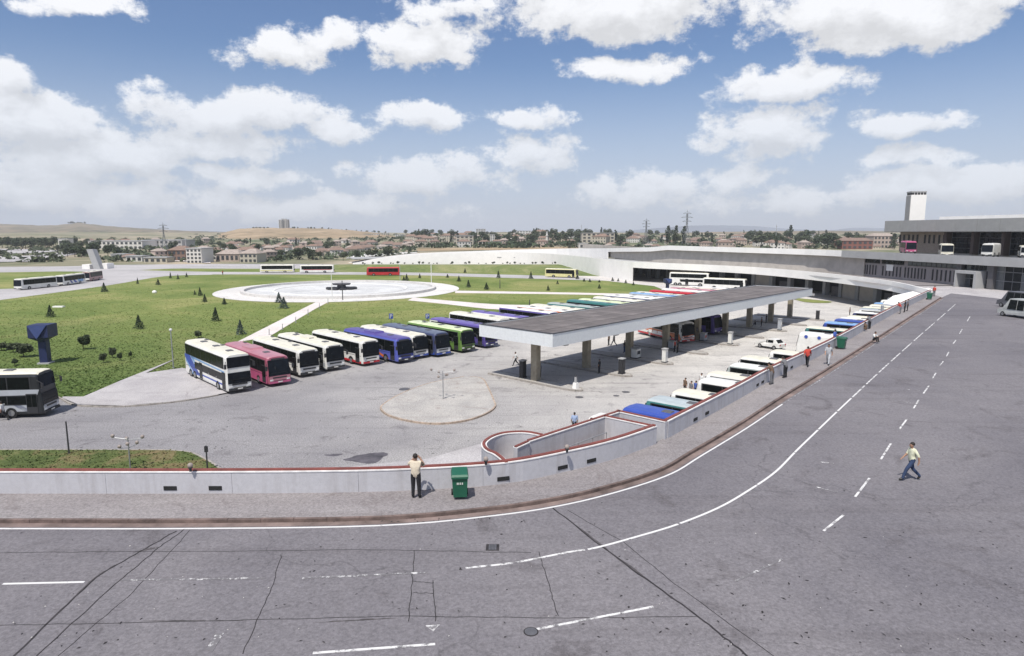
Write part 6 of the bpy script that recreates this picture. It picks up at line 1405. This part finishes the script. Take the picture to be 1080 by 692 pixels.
# low scrub and hedges that nobody could count, over the land between the houses
def scrub(name, n, x0, x1, y0, y1, m, hs, seed):
    r = random.Random(seed); V = []; F = []
    for _ in range(n):
        px = r.uniform(x0, x1); x, y, z = land(px, r.uniform(y0, y1)); h = r.uniform(*hs); w_ = h*r.uniform(.8, 3.2)
        pts = []
        for _ in range(26): d = Vector((r.gauss(0, 1), r.gauss(0, 1), abs(r.gauss(0, 1)))).normalized(); pts.append((x+d.x*w_, y+d.y*h, z+d.z*h))
        v, f = tri_cloud(pts, h*.75, r); k_ = len(V); V += v; F += [tuple(i+k_ for i in q) for q in f]
    return tag(link(name, mesh(name, V, F, m)), kind='stuff')
scrub('scrub', 260, 120, 440, 252, 276, M_leaf3, (1.2, 3), 1); scrub('scrub', 300, 420, 660, 248, 262, M_leaf, (2, 4), 2); scrub('scrub', 260, 640, 950, 248, 263, M_leaf3, (1.5, 4), 3); scrub('scrub', 130, -20, 230, 252, 277, M_leaf2, (1.5, 3), 4); scrub('hill_scrub', 120, 200, 430, 247, 254, M_leaf3, (1.5, 3), 6)

def drape(name, Lp, Rp, m, lift=.25, n=24):
    """sheet between two photo lines, laid over the terrain"""
    def samp(P_l, t):
        k_ = min(int(t*(len(P_l)-1)), len(P_l)-2); f_ = t*(len(P_l)-1)-k_; return (P_l[k_][0]+(P_l[k_+1][0]-P_l[k_][0])*f_, P_l[k_][1]+(P_l[k_+1][1]-P_l[k_][1])*f_)
    V = []; F = []
    for i in range(n+1):
        a, b_ = samp(Lp, i/n), samp(Rp, i/n)
        for j in range(5): x, y, z = land(a[0]+(b_[0]-a[0])*j/4, a[1]+(b_[1]-a[1])*j/4); V.append((x, y, z+lift))
    for i in range(n):
        for j in range(4): F.append((i*5+j, (i+1)*5+j, (i+1)*5+j+1, i*5+j+1))
    return tag(link(name, mesh(name, V, F, m)), kind='structure')
drape('far_road', [(-30, 262), (0, 262.5), (40, 263.5), (66, 264)], [(-30, 267), (0, 268), (40, 267), (58, 265.5)], M_croad); drape('far_road', [(-30, 270.5), (0, 270.5), (30, 270), (70, 266)], [(-30, 276.8), (0, 276.8), (40, 276), (84, 267.5)], M_croad)
drape('far_road', [(120, 270.5), (150, 270.8), (190, 273), (222, 276)], [(120, 273), (150, 273.5), (190, 276), (222, 278)], M_pathm)
drape('bare_ground', [(150, 259.5), (200, 261.5), (300, 262), (380, 262)], [(150, 262), (200, 263.5), (300, 264.5), (380, 264.5)], M_pathm); drape('bare_ground', [(370, 268), (400, 267.5), (440, 265.5)], [(365, 273), (390, 271), (440, 267)], M_plaza); drape('bare_ground', [(440, 262), (520, 261.5), (640, 260)], [(440, 265), (520, 264), (640, 262)], M_hill2)

# ------------------------------------------------------------------ pylons
def pylon(label, px, py, ptop, arms=3):
    x, y, z = land(px, py); h = z_at(x, y, ptop)-z; t = thing('power_pylon', label, 'pylon', (x, y, z-.5), .3, 'power pylons'); wb, wt_ = h*.11, h*.014; r = max(.13, y*.00022); m = mat('pylon_steel', (.16, .17, .18), .6)
    lv = [0, .18, .34, .48, .60, .70, .80, .90]; wd = lambda f: wb+(wt_-wb)*min(1, f/.62)**.8
    for sx in (-1, 1):
        for sy in (-1, 1):
            b = B()
            for f0, f1 in zip(lv[:-1], lv[1:]): b.cyl((sx*wd(f0), sy*wd(f0), h*f0), (sx*wd(f1), sy*wd(f1), h*f1), r, n=5)
            b.build('leg', m, t)
    b = B()
    for f0, f1 in zip(lv[:-1], lv[1:]):
        for sy in (-1, 1):
            b.cyl((-wd(f0), sy*wd(f0), h*f0), (wd(f1), sy*wd(f1), h*f1), r*.6, n=4); b.cyl((wd(f0), sy*wd(f0), h*f0), (-wd(f1), sy*wd(f1), h*f1), r*.6, n=4); b.cyl((sy*wd(f0), -wd(f0), h*f0), (sy*wd(f1), wd(f1), h*f1), r*.6, n=4)
    b.build('lattice', m, t)
    for f, w_ in ((.70, .13), (.80, .17), (.90, .12))[:arms]:
        B().cyl((-h*w_, 0, h*f), (h*w_, 0, h*f), r*1.1, n=5).cyl((-h*w_, 0, h*f), (0, 0, h*(f+.05)), r*.8, n=4).cyl((h*w_, 0, h*f), (0, 0, h*(f+.05)), r*.8, n=4).build('crossarm', m, t)
    B().cyl((0, 0, h*.88), (0, 0, h), r*1.2, r*.6, 5).build('peak', m, t)
pylon('tall lattice power pylon left of the white apartment block', 174, 266, 234); pylon('tallest lattice power pylon, behind the long terminal wing', 723.5, 262, 220.5); pylon('shorter lattice power pylon left of the tallest one', 681, 260, 229.5)
for px, pb, pt in ((613, 252, 237), (818, 256, 237), (196, 262, 251)):
    x, y, z = land(px, pb); t = thing('mast', 'thin far mast %s' % ('above the concrete block' if px == 613 else 'above the grove' if px > 800 else 'near the factory halls'), 'mast', (x, y, z)); h = z_at(x, y, pt)-z; B().cyl((0, 0, 0), (0, 0, h), .35, .2, 5).build('shaft', M_gray, t); B().box((0, 0, h*.9), (1.6, .3, .3)).build('crossbar', M_gray, t)

# ------------------------------------------------------------------ air
hz = bpy.data.materials.new('haze_air'); hz.use_nodes = True; N = hz.node_tree.nodes; N.clear(); v = N.new('ShaderNodeVolumePrincipled'); v.inputs['Color'].default_value = (.93, .96, 1, 1); v.inputs['Density'].default_value = 1.45e-4; v.inputs['Anisotropy'].default_value = 0
o_ = N.new('ShaderNodeOutputMaterial'); hz.node_tree.links.new(v.outputs[0], o_.inputs['Volume'])
HAZE = True
if HAZE: tag(B().box((0, 2150, 58), (9400, 4500, 124)).build('haze', hz), kind='stuff')
